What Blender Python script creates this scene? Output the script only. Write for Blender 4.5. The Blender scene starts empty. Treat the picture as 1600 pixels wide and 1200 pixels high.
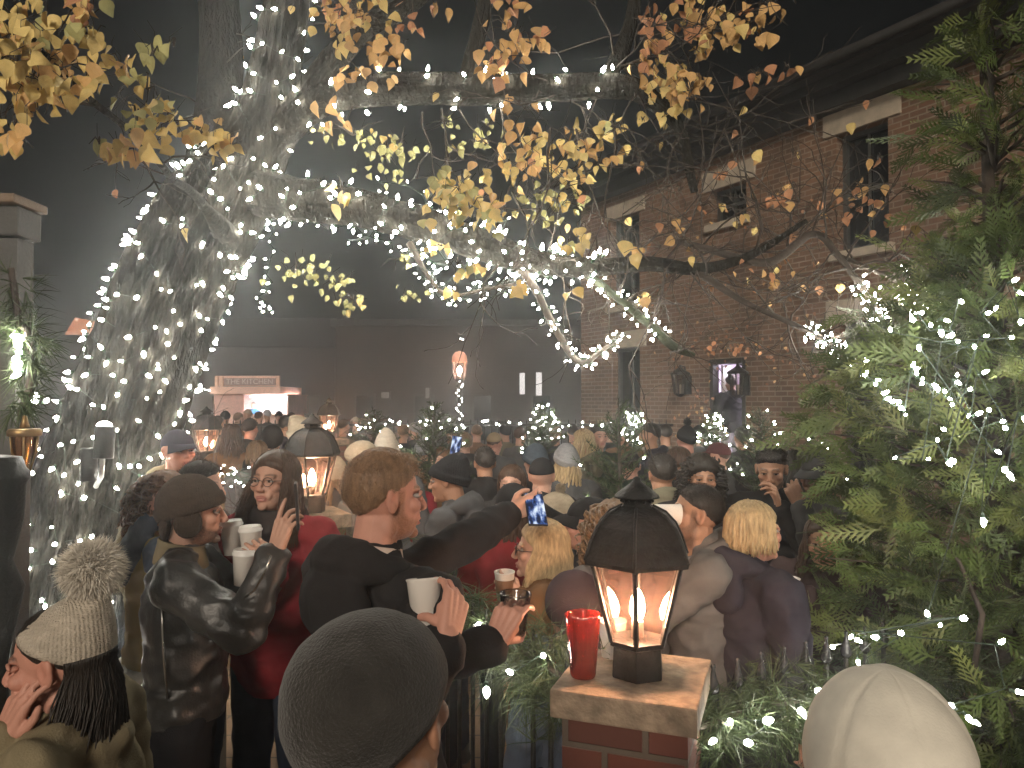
import bpy, bmesh, math, random
import numpy as np
from math import sin, cos, pi, radians, sqrt, atan2
from mathutils import Vector, Matrix, noise as mn

SC = bpy.context.scene
COL = SC.collection
random.seed(7)
rng = np.random.default_rng(7)

# ------------------------------------------------------------------ camera, sky, light, exposure
F, HCAM, Y0 = 1164.0, 1.97, 625.0          # focal length in photo pixels, eye height, horizon row
PITCH = math.atan((Y0 - 600) / F)
cam = bpy.data.cameras.new("camera")
cam.sensor_width = 36.0
cam.lens = 36.0 * F / 1600
cam.clip_start = 0.05
cam.clip_end = 500
camo = bpy.data.objects.new("camera", cam)
camo.location = (0, 0, HCAM)
camo.rotation_euler = (pi / 2 + PITCH, 0, 0)
COL.objects.link(camo)
SC.camera = camo

world = bpy.data.worlds.new("World")
SC.world = world
world.use_nodes = True
wn = world.node_tree
bgn = wn.nodes["Background"]
bgn.inputs[0].default_value = (0.42, 0.50, 0.55, 1)
bgn.inputs[1].default_value = 0.005         # night sky over a town

sl = bpy.data.lights.new("town_glow", 'SUN')  # the weak warm light that reaches the yard from behind the camera
sl.energy = 1.75
sl.angle = radians(14)
sl.color = (1.0, 0.86, 0.70)
so = bpy.data.objects.new("town_glow", sl)
so.rotation_euler = Vector((0.12, 1.0, -0.42)).to_track_quat('-Z', 'Y').to_euler()
COL.objects.link(so)

SC.view_settings.view_transform = 'Standard'
SC.view_settings.look = 'None'
SC.view_settings.exposure = 0.52
SC.view_settings.gamma = 1.0
SC.render.engine = 'CYCLES'
cy = SC.cycles
cy.use_denoising = True
cy.max_bounces = 6
cy.diffuse_bounces = 2
cy.glossy_bounces = 3
cy.transmission_bounces = 6
cy.transparent_max_bounces = 12
cy.volume_bounces = 0
cy.sample_clamp_indirect = 4.0
cy.sample_clamp_direct = 0.0
cy.caustics_reflective = False
cy.caustics_refractive = False
cy.use_light_tree = True

HAZE_DENSITY = 0.014
HAZE_G = 0.84

# ------------------------------------------------------------------ placing things
def at(px, py, d):
    """world point d metres ahead of the camera, seen at photo pixel (px, py)"""
    u, v = (px - 800) / F, (600 - py) / F
    y = cos(PITCH) - v * sin(PITCH)
    z = sin(PITCH) + v * cos(PITCH)
    return Vector((u * d / y, d, HCAM + z * d / y))

def gz(y):
    return -0.035 * min(max(0.0, y - 3.5), 9.0)

# ------------------------------------------------------------------ materials
MATS = {}
def M(name, col, rough=0.85, var=0.18, scale=6.0, bump=0.25, bscale=90.0, bdist=0.01, metal=0.0,
      emit=None, estr=0.0, spec=0.4, stretch=(1, 1, 1), alpha=None, sheen=0.0, detail=4.0, ribs=0):
    if name in MATS:
        return MATS[name]
    m = bpy.data.materials.new(name)
    m.use_nodes = True
    nt = m.node_tree
    b = nt.nodes["Principled BSDF"]
    b.inputs["Roughness"].default_value = rough
    b.inputs["Metallic"].default_value = metal
    b.inputs["Specular IOR Level"].default_value = spec
    if sheen:
        b.inputs["Sheen Weight"].default_value = sheen
        b.inputs["Sheen Roughness"].default_value = 0.6
    tc = nt.nodes.new("ShaderNodeTexCoord")
    mp = nt.nodes.new("ShaderNodeMapping")
    mp.inputs["Scale"].default_value = stretch
    nt.links.new(tc.outputs["Object"], mp.inputs["Vector"])
    n = nt.nodes.new("ShaderNodeTexNoise")
    n.inputs["Scale"].default_value = scale
    n.inputs["Detail"].default_value = detail
    nt.links.new(mp.outputs[0], n.inputs["Vector"])
    r = nt.nodes.new("ShaderNodeValToRGB")
    r.color_ramp.elements[0].position = 0.3
    r.color_ramp.elements[1].position = 0.72
    lo = [max(0, c * (1 - var)) for c in col]
    hi = [min(1, c * (1 + var)) for c in col]
    r.color_ramp.elements[0].color = (*lo, 1)
    r.color_ramp.elements[1].color = (*hi, 1)
    nt.links.new(n.outputs["Fac"], r.inputs["Fac"])
    nt.links.new(r.outputs["Color"], b.inputs["Base Color"])
    if bump:
        n2 = nt.nodes.new("ShaderNodeTexNoise")
        n2.inputs["Scale"].default_value = bscale
        n2.inputs["Detail"].default_value = 3
        nt.links.new(mp.outputs[0], n2.inputs["Vector"])
        bp = nt.nodes.new("ShaderNodeBump")
        bp.inputs["Strength"].default_value = bump
        bp.inputs["Distance"].default_value = bdist
        nt.links.new(n2.outputs["Fac"], bp.inputs["Height"])
        nt.links.new(bp.outputs["Normal"], b.inputs["Normal"])
    if ribs:
        sx = nt.nodes.new("ShaderNodeSeparateXYZ")
        nt.links.new(tc.outputs["Object"], sx.inputs[0])
        def mth(op, a, bb=None):
            q = nt.nodes.new("ShaderNodeMath"); q.operation = op
            for i_, v_ in enumerate((a, bb)):
                if v_ is None: continue
                if isinstance(v_, (int, float)): q.inputs[i_].default_value = v_
                else: nt.links.new(v_, q.inputs[i_])
            return q.outputs[0]
        ang = mth('ARCTAN2', mth('SUBTRACT', sx.outputs[1], .01), sx.outputs[0])
        rib = mth('SINE', mth('MULTIPLY', ang, float(ribs)))
        st = mth('SINE', mth('ADD', mth('MULTIPLY', sx.outputs[2], 1150.0), mth('MULTIPLY', rib, 1.2)))
        hh = mth('ADD', mth('MULTIPLY', rib, .6), mth('MULTIPLY', st, .16))
        bp2 = nt.nodes.new("ShaderNodeBump")
        bp2.inputs["Strength"].default_value = .38
        bp2.inputs["Distance"].default_value = .0025
        nt.links.new(hh, bp2.inputs["Height"])
        if bump: nt.links.new(bp.outputs["Normal"], bp2.inputs["Normal"])
        nt.links.new(bp2.outputs["Normal"], b.inputs["Normal"])
    if emit:
        b.inputs["Emission Color"].default_value = (*emit, 1)
        b.inputs["Emission Strength"].default_value = estr
    MATS[name] = m
    return m

def emis(name, col, s):
    if name in MATS:
        return MATS[name]
    m = bpy.data.materials.new(name)
    m.use_nodes = True
    nt = m.node_tree
    nt.nodes.clear()
    o = nt.nodes.new("ShaderNodeOutputMaterial")
    e = nt.nodes.new("ShaderNodeEmission")
    e.inputs[0].default_value = (*col, 1)
    e.inputs[1].default_value = s
    nt.links.new(e.outputs[0], o.inputs[0])
    MATS[name] = m
    return m

def glass(name, tint, refl=0.12, rough=0.03, dust=0.0, dustc=(1, .8, .7)):
    m = bpy.data.materials.new(name)
    m.use_nodes = True
    nt = m.node_tree
    nt.nodes.clear()
    o = nt.nodes.new("ShaderNodeOutputMaterial")
    t = nt.nodes.new("ShaderNodeBsdfTransparent")
    t.inputs[0].default_value = (*tint, 1)
    g = nt.nodes.new("ShaderNodeBsdfGlossy")
    g.inputs["Roughness"].default_value = rough
    fr = nt.nodes.new("ShaderNodeFresnel")
    fr.inputs[0].default_value = 1.5
    ad = nt.nodes.new("ShaderNodeMath")
    ad.inputs[1].default_value = refl
    nt.links.new(fr.outputs[0], ad.inputs[0])
    mx = nt.nodes.new("ShaderNodeMixShader")
    nt.links.new(ad.outputs[0], mx.inputs[0])
    nt.links.new(t.outputs[0], mx.inputs[1])
    nt.links.new(g.outputs[0], mx.inputs[2])
    out = mx.outputs[0]
    if dust:
        tr = nt.nodes.new("ShaderNodeBsdfTranslucent")
        tr.inputs[0].default_value = (*dustc, 1)
        df = nt.nodes.new("ShaderNodeBsdfDiffuse")
        df.inputs[0].default_value = (*dustc, 1)
        m1 = nt.nodes.new("ShaderNodeMixShader"); m1.inputs[0].default_value = .4
        nt.links.new(tr.outputs[0], m1.inputs[1]); nt.links.new(df.outputs[0], m1.inputs[2])
        m2 = nt.nodes.new("ShaderNodeMixShader"); m2.inputs[0].default_value = dust
        nt.links.new(out, m2.inputs[1]); nt.links.new(m1.outputs[0], m2.inputs[2])
        out = m2.outputs[0]
    nt.links.new(out, o.inputs[0])
    MATS[name] = m
    return m

def brick(name, c1, c2, mortar, scale=1.0, bumps=0.6):
    """running-bond brick on axis-aligned faces of an object (u = x + y, v = z)"""
    m = bpy.data.materials.new(name)
    m.use_nodes = True
    nt = m.node_tree
    b = nt.nodes["Principled BSDF"]
    b.inputs["Roughness"].default_value = 0.9
    b.inputs["Specular IOR Level"].default_value = 0.2
    tc = nt.nodes.new("ShaderNodeTexCoord")
    sp = nt.nodes.new("ShaderNodeSeparateXYZ")
    nt.links.new(tc.outputs["Object"], sp.inputs[0])
    a = nt.nodes.new("ShaderNodeMath")
    nt.links.new(sp.outputs[0], a.inputs[0])
    nt.links.new(sp.outputs[1], a.inputs[1])
    cb = nt.nodes.new("ShaderNodeCombineXYZ")
    nt.links.new(a.outputs[0], cb.inputs[0])
    nt.links.new(sp.outputs[2], cb.inputs[1])
    br = nt.nodes.new("ShaderNodeTexBrick")
    br.inputs["Scale"].default_value = scale
    br.inputs["Brick Width"].default_value = 0.215
    br.inputs["Row Height"].default_value = 0.075
    br.inputs["Mortar Size"].default_value = 0.010
    br.inputs["Mortar Smooth"].default_value = 0.3
    br.inputs["Color1"].default_value = (*c1, 1)
    br.inputs["Color2"].default_value = (*c2, 1)
    br.inputs["Mortar"].default_value = (*mortar, 1)
    nt.links.new(cb.outputs[0], br.inputs["Vector"])
    n = nt.nodes.new("ShaderNodeTexNoise")
    n.inputs["Scale"].default_value = 1.7
    n.inputs["Detail"].default_value = 6
    nt.links.new(tc.outputs["Object"], n.inputs["Vector"])
    mx = nt.nodes.new("ShaderNodeMix")
    mx.data_type = 'RGBA'
    mx.blend_type = 'MULTIPLY'
    mx.inputs[0].default_value = 0.75
    rp = nt.nodes.new("ShaderNodeValToRGB")
    rp.color_ramp.elements[0].color = (0.5, 0.5, 0.5, 1)
    rp.color_ramp.elements[1].color = (1.15, 1.1, 1.05, 1)
    rp.color_ramp.elements[0].position = 0.3
    rp.color_ramp.elements[1].position = 0.7
    nt.links.new(n.outputs["Fac"], rp.inputs["Fac"])
    nt.links.new(br.outputs["Color"], mx.inputs[6])
    nt.links.new(rp.outputs["Color"], mx.inputs[7])
    nt.links.new(mx.outputs[2], b.inputs["Base Color"])
    bp = nt.nodes.new("ShaderNodeBump")
    bp.inputs["Strength"].default_value = bumps
    bp.inputs["Distance"].default_value = 0.012
    bp.invert = True
    nt.links.new(br.outputs["Fac"], bp.inputs["Height"])
    nt.links.new(bp.outputs["Normal"], b.inputs["Normal"])
    MATS[name] = m
    return m

# ------------------------------------------------------------------ mesh building
class MB:
    def __init__(s):
        s.v = []; s.f = []; s.m = []; s.cur = 0; s.smooth = True
    def add(s, vs, fs):
        n = len(s.v)
        s.v.extend([tuple(p) for p in vs])
        s.f.extend([tuple(i + n for i in f) for f in fs])
        s.m.extend([s.cur] * len(fs))
        return s
    def box(s, c, d, M4=None, bev=0.0):
        x, y, z = [q / 2 for q in d]
        if bev <= 0:
            vs = [Vector((sx * x, sy * y, sz * z)) for sx in (-1, 1) for sy in (-1, 1) for sz in (-1, 1)]
            fs = [(0, 1, 3, 2), (4, 6, 7, 5), (0, 4, 5, 1), (2, 3, 7, 6), (0, 2, 6, 4), (1, 5, 7, 3)]
        else:
            bm = bmesh.new()
            bmesh.ops.create_cube(bm, size=1.0)
            bmesh.ops.scale(bm, vec=(2 * x, 2 * y, 2 * z), verts=bm.verts)
            bmesh.ops.bevel(bm, geom=bm.edges[:], offset=bev, segments=2, affect='EDGES', profile=0.6)
            bm.verts.index_update()
            vs = [v.co.copy() for v in bm.verts]
            fs = [tuple(v.index for v in f.verts) for f in bm.faces]
            bm.free()
        c = Vector(c)
        vs = [(M4 @ v if M4 else v) + c for v in vs]
        return s.add(vs, fs)
    def lathe(s, prof, c=(0, 0, 0), seg=24, M4=None, closed=True, rot=0.0):
        """prof: list of (r, z)"""
        vs, fs = [], []
        c = Vector(c)
        for r, z in prof:
            for k in range(seg):
                a = 2 * pi * k / seg + rot
                p = Vector((r * cos(a), r * sin(a), z))
                vs.append((M4 @ p if M4 else p) + c)
        n = len(prof)
        for i in range(n - 1):
            for k in range(seg):
                k2 = (k + 1) % seg
                fs.append((i * seg + k, i * seg + k2, (i + 1) * seg + k2, (i + 1) * seg + k))
        if closed:
            fs.append(tuple(range(seg - 1, -1, -1)))
            fs.append(tuple((n - 1) * seg + k for k in range(seg)))
        return s.add(vs, fs)
    def tube(s, pts, rad, seg=8, caps=True):
        pts = [Vector(p) for p in pts]
        n = len(pts)
        if not hasattr(rad, '__len__'):
            rad = [rad] * n
        vs, fs = [], []
        up = None
        for i, p in enumerate(pts):
            t = (pts[min(i + 1, n - 1)] - pts[max(i - 1, 0)])
            if t.length < 1e-9:
                t = Vector((0, 0, 1))
            t.normalize()
            if up is None:
                up = Vector((0, 0, 1)) if abs(t.z) < 0.9 else Vector((1, 0, 0))
            a = t.cross(up)
            if a.length < 1e-6:
                a = t.cross(Vector((1, 0.3, 0)))
            a.normalize()
            b = a.cross(t).normalized()
            up = b
            for k in range(seg):
                an = 2 * pi * k / seg
                vs.append(p + (a * cos(an) + b * sin(an)) * rad[i])
        for i in range(n - 1):
            for k in range(seg):
                k2 = (k + 1) % seg
                fs.append((i * seg + k, i * seg + k2, (i + 1) * seg + k2, (i + 1) * seg + k))
        if caps:
            fs.append(tuple(range(seg - 1, -1, -1)))
            fs.append(tuple((n - 1) * seg + k for k in range(seg)))
        return s.add(vs, fs)
    def ell(s, c, r, R=None, seg=16, rings=10):
        if not hasattr(r, '__len__'):
            r = (r, r, r)
        c = Vector(c)
        vs, fs = [], []
        for i in range(1, rings):
            th = pi * i / rings
            for k in range(seg):
                a = 2 * pi * k / seg
                p = Vector((r[0] * sin(th) * cos(a), r[1] * sin(th) * sin(a), r[2] * cos(th)))
                vs.append((R @ p if R else p) + c)
        top = Vector((0, 0, r[2])); bot = Vector((0, 0, -r[2]))
        vs.append((R @ top if R else top) + c)
        vs.append((R @ bot if R else bot) + c)
        T, B = len(vs) - 2, len(vs) - 1
        for i in range(rings - 2):
            for k in range(seg):
                k2 = (k + 1) % seg
                fs.append((i * seg + k, (i + 1) * seg + k, (i + 1) * seg + k2, i * seg + k2))
        for k in range(seg):
            k2 = (k + 1) % seg
            fs.append((T, k, k2))
            fs.append((B, (rings - 2) * seg + k2, (rings - 2) * seg + k))
        return s.add(vs, fs)
    def cone(s, p0, p1, r0, r1, seg=12):
        """capsule with two end radii"""
        p0, p1 = Vector(p0), Vector(p1)
        d = p1 - p0
        L = d.length
        if L < 1e-6:
            return s.ell(p0, max(r0, r1))
        d.normalize()
        pts, rad = [], []
        for a in (88, 60, 30, 0):
            pts.append(p0 - d * r0 * sin(radians(a))); rad.append(max(r0 * cos(radians(a)), 1e-4))
        for a in (0, 30, 60, 88):
            pts.append(p1 + d * r1 * sin(radians(a))); rad.append(max(r1 * cos(radians(a)), 1e-4))
        return s.tube(pts, rad, seg)
    def mesh(s, name, mats):
        me = bpy.data.meshes.new(name)
        me.from_pydata(s.v, [], s.f)
        for m in (mats if isinstance(mats, (list, tuple)) else [mats]):
            me.materials.append(m)
        if s.m and max(s.m) > 0:
            me.polygons.foreach_set("material_index", s.m)
        me.polygons.foreach_set("use_smooth", [s.smooth] * len(s.f))
        me.update()
        return me
    def obj(s, name, mats, parent=None, smooth=None, sharp=None):
        if smooth is not None:
            s.smooth = smooth
        me = s.mesh(name, mats)
        if sharp:
            bm = bmesh.new(); bm.from_mesh(me)
            bmesh.ops.recalc_face_normals(bm, faces=bm.faces)
            bm.to_mesh(me); bm.free()
            me.set_sharp_from_angle(angle=radians(sharp))
        return link(name, me, parent)

def link(name, me, parent=None):
    o = bpy.data.objects.new(name, me)
    COL.objects.link(o)
    if parent is not None:
        o.parent = parent
    return o

def empty(name, loc=(0, 0, 0), rz=0.0):
    o = bpy.data.objects.new(name, None)
    o.empty_display_size = 0.1
    o.location = loc
    o.rotation_euler = (0, 0, rz)
    COL.objects.link(o)
    return o

def tag(o, label=None, cat=None, group=None, kind=None):
    if label: o["label"] = label
    if cat: o["category"] = cat
    if group: o["group"] = group
    if kind: o["kind"] = kind
    return o

def organic(mb, vox, smooth=6, fac=0.5):
    """fuse overlapping closed shapes into one smooth skin; returns verts (n,3) and face list"""
    me = bpy.data.meshes.new("tmp")
    me.from_pydata(mb.v, [], mb.f)
    me.update()
    o = bpy.data.objects.new("tmp", me)
    COL.objects.link(o)
    r = o.modifiers.new("r", 'REMESH')
    r.mode = 'VOXEL'; r.voxel_size = vox; r.adaptivity = 0
    if smooth:
        sm = o.modifiers.new("s", 'SMOOTH')
        sm.iterations = smooth; sm.factor = fac
    dg = bpy.context.evaluated_depsgraph_get()
    ev = o.evaluated_get(dg)
    m2 = ev.to_mesh()
    n = len(m2.vertices)
    co = np.empty(n * 3, dtype=np.float64)
    m2.vertices.foreach_get("co", co)
    co = co.reshape(-1, 3)
    fs = [tuple(p.vertices) for p in m2.polygons]
    nr = np.empty(n * 3)
    m2.vertices.foreach_get("normal", nr)
    ev.to_mesh_clear()
    bpy.data.objects.remove(o)
    bpy.data.meshes.remove(me)
    return co, fs, nr.reshape(-1, 3)

def lerp(a, b, t):
    return a + (b - a) * t

def spline(pts, n):
    """Catmull-Rom through rows of numbers"""
    P = [np.array([float(q) for q in p]) for p in pts]
    P = [2 * P[0] - P[1]] + P + [2 * P[-1] - P[-2]]
    out = []
    m = len(P) - 3
    for i in range(n):
        t = i / (n - 1) * m
        k = min(int(t), m - 1)
        u = t - k
        p0, p1, p2, p3 = P[k:k + 4]
        out.append(0.5 * (2 * p1 + (p2 - p0) * u + (2 * p0 - 5 * p1 + 4 * p2 - p3) * u * u + (3 * p1 - p0 - 3 * p2 + p3) * u ** 3))
    return out
# ------------------------------------------------------------------ people
def V(*a): return Vector(a)
def sstep(x, a, b):
    t = np.clip((x - a) / (b - a), 0, 1)
    return t * t * (3 - 2 * t)

HEADS = {}
def head_base(kind, vox):
    """head in its own frame: centre at origin, facing +Y; materials 0 skin 1 lips 2 brow/lash 3 eye 4 iris 5 beard"""
    key = (kind, vox)
    if key in HEADS:
        return HEADS[key]
    m = MB()
    jw = 1.0 if kind == 'm' else 0.9
    m.ell((0, -.012, .025), (.076, .095, .089), seg=24, rings=16)
    m.ell((0, .03, -.03), (.063, .060, .083), seg=20, rings=14)
    m.ell((0, .036, -.076), (.052 * jw, .050, .040), seg=16)
    m.ell((0, .078, -.098), (.022 * jw, .017, .016))
    m.ell((0, .074, .020), (.050, .016, .012))
    for sx in (-1, 1):
        m.ell((sx * .043, .062, -.022), (.022, .022, .020))
        m.ell((sx * .024, .074, -.052), (.016, .016, .022))
        m.ell((sx * .011, .101, -.034), (.0085, .010, .0075))
        R = Matrix.Rotation(sx * radians(22), 3, 'Z')
        m.ell((sx * .077, -.006, -.006), (.009, .020, .032), R)
        m.ell((sx * .081, -.012, .006), (.008, .014, .020), R)
        m.ell((sx * .047, -.004, -.075), (.014, .026, .028))
    m.cone((0, .087, .010), (0, .109, -.030), .0085, .0110)
    m.ell((0, .092, -.0605), (.021, .0095, .0055))
    m.ell((0, .090, -.0725), (.019, .0095, .0065))
    m.cone((0, -.018, -.06), (0, -.030, -.19), .056 if kind == 'm' else .050, .060 if kind == 'm' else .053)
    co, fs, nr = organic(m, vox, smooth=3 if vox < .005 else 2)
    front = (co[:, 1] > .045)
    for sx in (-1, 1):
        g = np.exp(-((co[:, 0] - sx * .031) / .017) ** 2 - ((co[:, 2] - .002) / .0105) ** 2) * front
        co[:, 1] -= .010 * g
        g = np.exp(-((co[:, 0] - sx * .082) / .012) ** 2 - ((co[:, 1] + .001) / .010) ** 2 - ((co[:, 2] + .002) / .016) ** 2)
        co[:, 0] -= sx * .008 * g
    g = np.exp(-((co[:, 0]) / .020) ** 2 - ((co[:, 2] + .0665) / .0026) ** 2) * front
    co[:, 1] -= .005 * g
    mi = [0] * len(fs)
    X, Y, Z = np.abs(co[:, 0]), co[:, 1], co[:, 2]
    lips = sstep(.0255 - X * .9 - np.abs(Z + .0668) * .6, 0, .006) * sstep(Y, .070, .080) * sstep(.0135 - np.abs(Z + .0668), 0, .003)
    arch = .0225 + .004 * np.sin(np.clip((X - .010) / .04, 0, 1) * pi)
    brow = sstep(.0062 - np.abs(Z - arch), 0, .004) * sstep(X, .008, .014) * sstep(.052 - X, 0, .008) * sstep(Y, .045, .06)
    jawl = -.048 - .35 * np.clip(Y - .04, 0, .1) + .9 * np.clip(.045 - Y, 0, .06)
    beard = sstep(jawl - Z, -.006, .012) * sstep(Y, -.012, .008) * sstep(Z, -.150, -.125)
    mous = sstep(.031 - X, 0, .008) * sstep(Y, .075, .085) * sstep(.0075 - np.abs(Z + .0515), 0, .004)
    burn = sstep(.016 - np.abs(Y - .020), 0, .010) * sstep(X, .045, .055) * sstep(.03 - Z, 0, .02) * sstep(Z, -.09, -.06)
    beard = np.clip(np.maximum(np.maximum(beard, mous), burn) * (1 - lips), 0, 1)
    flush = np.exp(-((X - .042) / .022) ** 2 - ((Z + .025) / .022) ** 2) * (Y > .03) + np.exp(-(X / .014) ** 2 - ((Z + .03) / .02) ** 2) * (Y > .095) + np.exp(-((X - .082) / .015) ** 2 - ((Z) / .03) ** 2) * .9
    msk = np.stack([lips, brow, beard, np.clip(flush, 0, 1)], axis=1)
    e = MB()
    for sx in (-1, 1):
        e.cur = 3
        e.ell((sx * .031, .0765, .002), (.0135, .0113, .0064), seg=12, rings=8)
        e.cur = 4
        e.ell((sx * .031, .0868, .002), (.0055, .0022, .0056), seg=10, rings=6)
        e.cur = 2
        e.tube([(sx * .016, .0855, .003), (sx * .024, .0885, .0065), (sx * .033, .0888, .0072), (sx * .043, .083, .0052), (sx * .047, .079, .003)],
               [.0008, .0014, .0017, .0014, .0008], 6)
        e.cur = 0
        e.tube([(sx * .015, .083, .006), (sx * .024, .0865, .0098), (sx * .033, .0865, .0112), (sx * .043, .081, .0085), (sx * .048, .077, .004)],
               [.002, .0042, .0048, .0042, .002], 8)
        e.cur = 0
        e.tube([(sx * .017, .0835, -.004), (sx * .031, .0875, -.0075), (sx * .045, .080, -.003)], [.002, .003, .002], 6)
    n = len(co)
    co2 = np.vstack([co, np.array(e.v)])
    fs2 = fs + [tuple(i + n for i in f) for f in e.f]
    mi2 = mi + e.m
    msk2 = np.vstack([msk, np.zeros((len(e.v), 4))])
    HEADS[key] = (co2, fs2, mi2, msk2)
    return HEADS[key]

def xf(M4, co):
    A = np.array(M4)
    return co @ A[:3, :3].T + A[:3, 3]

def hand_prims(m, Wm, side, curl=(20, 25, 20), thumb='rest', index=None, spread=4.0, k=1.0, elbow=None):
    """hand frame Wm: origin wrist, Y along the fingers, -Z the palm; side -1 right, +1 left (thumb side)"""
    P = lambda x, y, z: Wm @ Vector((x * side * k, y * k, z * k))
    xs = [.031, .0105, -.0105, -.029]
    ys = [.092, .096, .091, .082]
    Ls = [.074, .082, .076, .060]
    rr = [.0088, .0090, .0086, .0076]
    w0 = P(0, 0, 0)
    back = (elbow - w0).normalized() if elbow else P(0, -1, 0) - w0
    m.cone(w0 + back * .085, w0, .030 * k, .0255 * k)
    m.ell(w0, .0265 * k)
    for i in range(4):
        m.cone(P(xs[i] * .55, .006, 0), P(xs[i], ys[i], .001), .0165 * k, .0118 * k, 10)
    m.cone(P(.014, .018, -.008), P(.030, .058, -.010), .017 * k, .012 * k)
    for i in range(4):
        c = curl if not (i == 0 and index) else index
        a = 0.0
        p = Vector((xs[i], ys[i], 0.001))
        sp = radians(spread * (1.5 - i))
        segs = [.45, .31, .24]
        r = rr[i]
        for j in range(3):
            a += radians(c[j] * (1 + .07 * (i - 1.5)))
            d = Vector((sin(sp), cos(a) * cos(sp), -sin(a)))
            q = p + d * Ls[i] * segs[j]
            m.cone(P(*p), P(*q), r * k, r * (.93 if j < 2 else .82) * k, 10)
            r *= .93
            p = q
    if thumb == 'grip':
        th = [(.020, .024, -.010), (.036, .036, -.040), (.034, .040, -.074), (.028, .058, -.096)]
    elif thumb == 'pinch':
        th = [(.022, .024, -.008), (.048, .052, -.022), (.050, .082, -.034), (.042, .104, -.040)]
    else:
        th = [(.020, .024, -.006), (.046, .052, -.012), (.056, .080, -.014), (.058, .103, -.012)]
    tr = [.0135, .0108, .0100, .0085]
    for j in range(3):
        m.cone(P(*th[j]), P(*th[j + 1]), tr[j] * k, tr[j + 1] * k, 10)

def frame(o, f, p):
    """matrix: origin o, Y = finger direction f, palm normal p"""
    f = Vector(f).normalized()
    p = Vector(p)
    p = (p - f * p.dot(f)).normalized()
    z = -p
    x = f.cross(z)
    Mx = Matrix((( x.x, f.x, z.x, o[0]), (x.y, f.y, z.y, o[1]), (x.z, f.z, z.z, o[2]), (0, 0, 0, 1)))
    return Mx

def ik(S, W, a, b, hint):
    d = W - S
    L = d.length
    mx = (a + b) * .985
    if L > mx:
        W = S + d * (mx / L)
        d = W - S
        L = mx
    L = max(L, abs(a - b) + .02)
    dn = d.normalized()
    x = (a * a - b * b + L * L) / (2 * L)
    h = sqrt(max(a * a - x * x, 0))
    hp = hint - dn * hint.dot(dn)
    if hp.length < 1e-4:
        hp = Vector((0, -1, 0))
    hp.normalize()
    return S + dn * x + hp * h, W

SKIN = {
    'fair': ((.52, .30, .22), (.42, .16, .14)),
    'pink': ((.54, .27, .20), (.42, .15, .13)),
    'tan': ((.40, .22, .14), (.32, .13, .11)),
    'brown': ((.22, .115, .07), (.2, .08, .07)),
}
def skin_mats(tone, hair, beard=None):
    s, l = SKIN[tone]
    hc = hair["base"]
    bc = beard["base"] if beard else s
    nm = "skin_%s_%s_%s" % (tone, hair.name, beard.name if beard else "shaven")
    if nm not in MATS:
        sk = M(nm, s, rough=.55, var=.10, scale=14, bump=.12, bscale=220, bdist=.003)
        nt = sk.node_tree
        b = nt.nodes["Principled BSDF"]
        src = b.inputs["Base Color"].links[0].from_socket
        at_ = nt.nodes.new("ShaderNodeAttribute")
        at_.attribute_name = "pigment"
        sep = nt.nodes.new("ShaderNodeSeparateColor")
        nt.links.new(at_.outputs["Color"], sep.inputs[0])
        nz = nt.nodes.new("ShaderNodeTexNoise")
        nz.inputs["Scale"].default_value = 420
        tc = nt.nodes.new("ShaderNodeTexCoord")
        nt.links.new(tc.outputs["Object"], nz.inputs["Vector"])
        rp = nt.nodes.new("ShaderNodeMapRange")
        rp.inputs[1].default_value = .35; rp.inputs[2].default_value = .6
        rp.inputs[3].default_value = .45; rp.inputs[4].default_value = 1.0
        nt.links.new(nz.outputs["Fac"], rp.inputs[0])
        def mixin(src, fac, col, k, noisy=False):
            mm = nt.nodes.new("ShaderNodeMath"); mm.operation = 'MULTIPLY'; mm.inputs[1].default_value = k
            nt.links.new(fac, mm.inputs[0])
            f = mm.outputs[0]
            if noisy:
                m2 = nt.nodes.new("ShaderNodeMath"); m2.operation = 'MULTIPLY'
                nt.links.new(f, m2.inputs[0]); nt.links.new(rp.outputs[0], m2.inputs[1])
                f = m2.outputs[0]
            mx = nt.nodes.new("ShaderNodeMix"); mx.data_type = 'RGBA'
            nt.links.new(f, mx.inputs[0]); nt.links.new(src, mx.inputs[6])
            mx.inputs[7].default_value = (*col, 1)
            return mx.outputs[2]
        src = mixin(src, at_.outputs["Alpha"], (s[0] * .95, s[1] * .74, s[2] * .70), .5)
        src = mixin(src, sep.outputs[0], l, .8)
        src = mixin(src, sep.outputs[1], hc, .85, True)
        if beard:
            src = mixin(src, sep.outputs[2], bc, .9, True)
        nt.links.new(src, b.inputs["Base Color"])
    sk = MATS[nm]
    lash = M("lashes", (.03, .02, .016), rough=.6, var=.1, bump=0)
    ew = M("eye_white", (.36, .33, .31), rough=.25, var=.02, bump=0)
    ir = M("iris", (.05, .035, .025), rough=.15, var=.1, bump=0)
    return [sk, sk, lash, ew, ir, sk]

HC = {}
def hairmat(name, col):
    HC["hair_" + name] = col
    m = M("hair_" + name, col, rough=.5, var=.35, scale=55, bump=.7, bscale=160, bdist=.004, stretch=(1.6, 1.6, .35))
    m["base"] = col
    return m

def wrinkle(co, nr, amp, f, seed=0.0, zs=1.0):
    out = co.copy()
    for i in range(len(co)):
        p = Vector((co[i, 0] * f + seed, co[i, 1] * f, co[i, 2] * f * zs))
        n = mn.noise(p)
        n2 = mn.noise(p * 2.3)
        out[i] += nr[i] * amp * ((1 - 2.4 * abs(n)) * .7 + n2 * .5)
    return out

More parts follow.
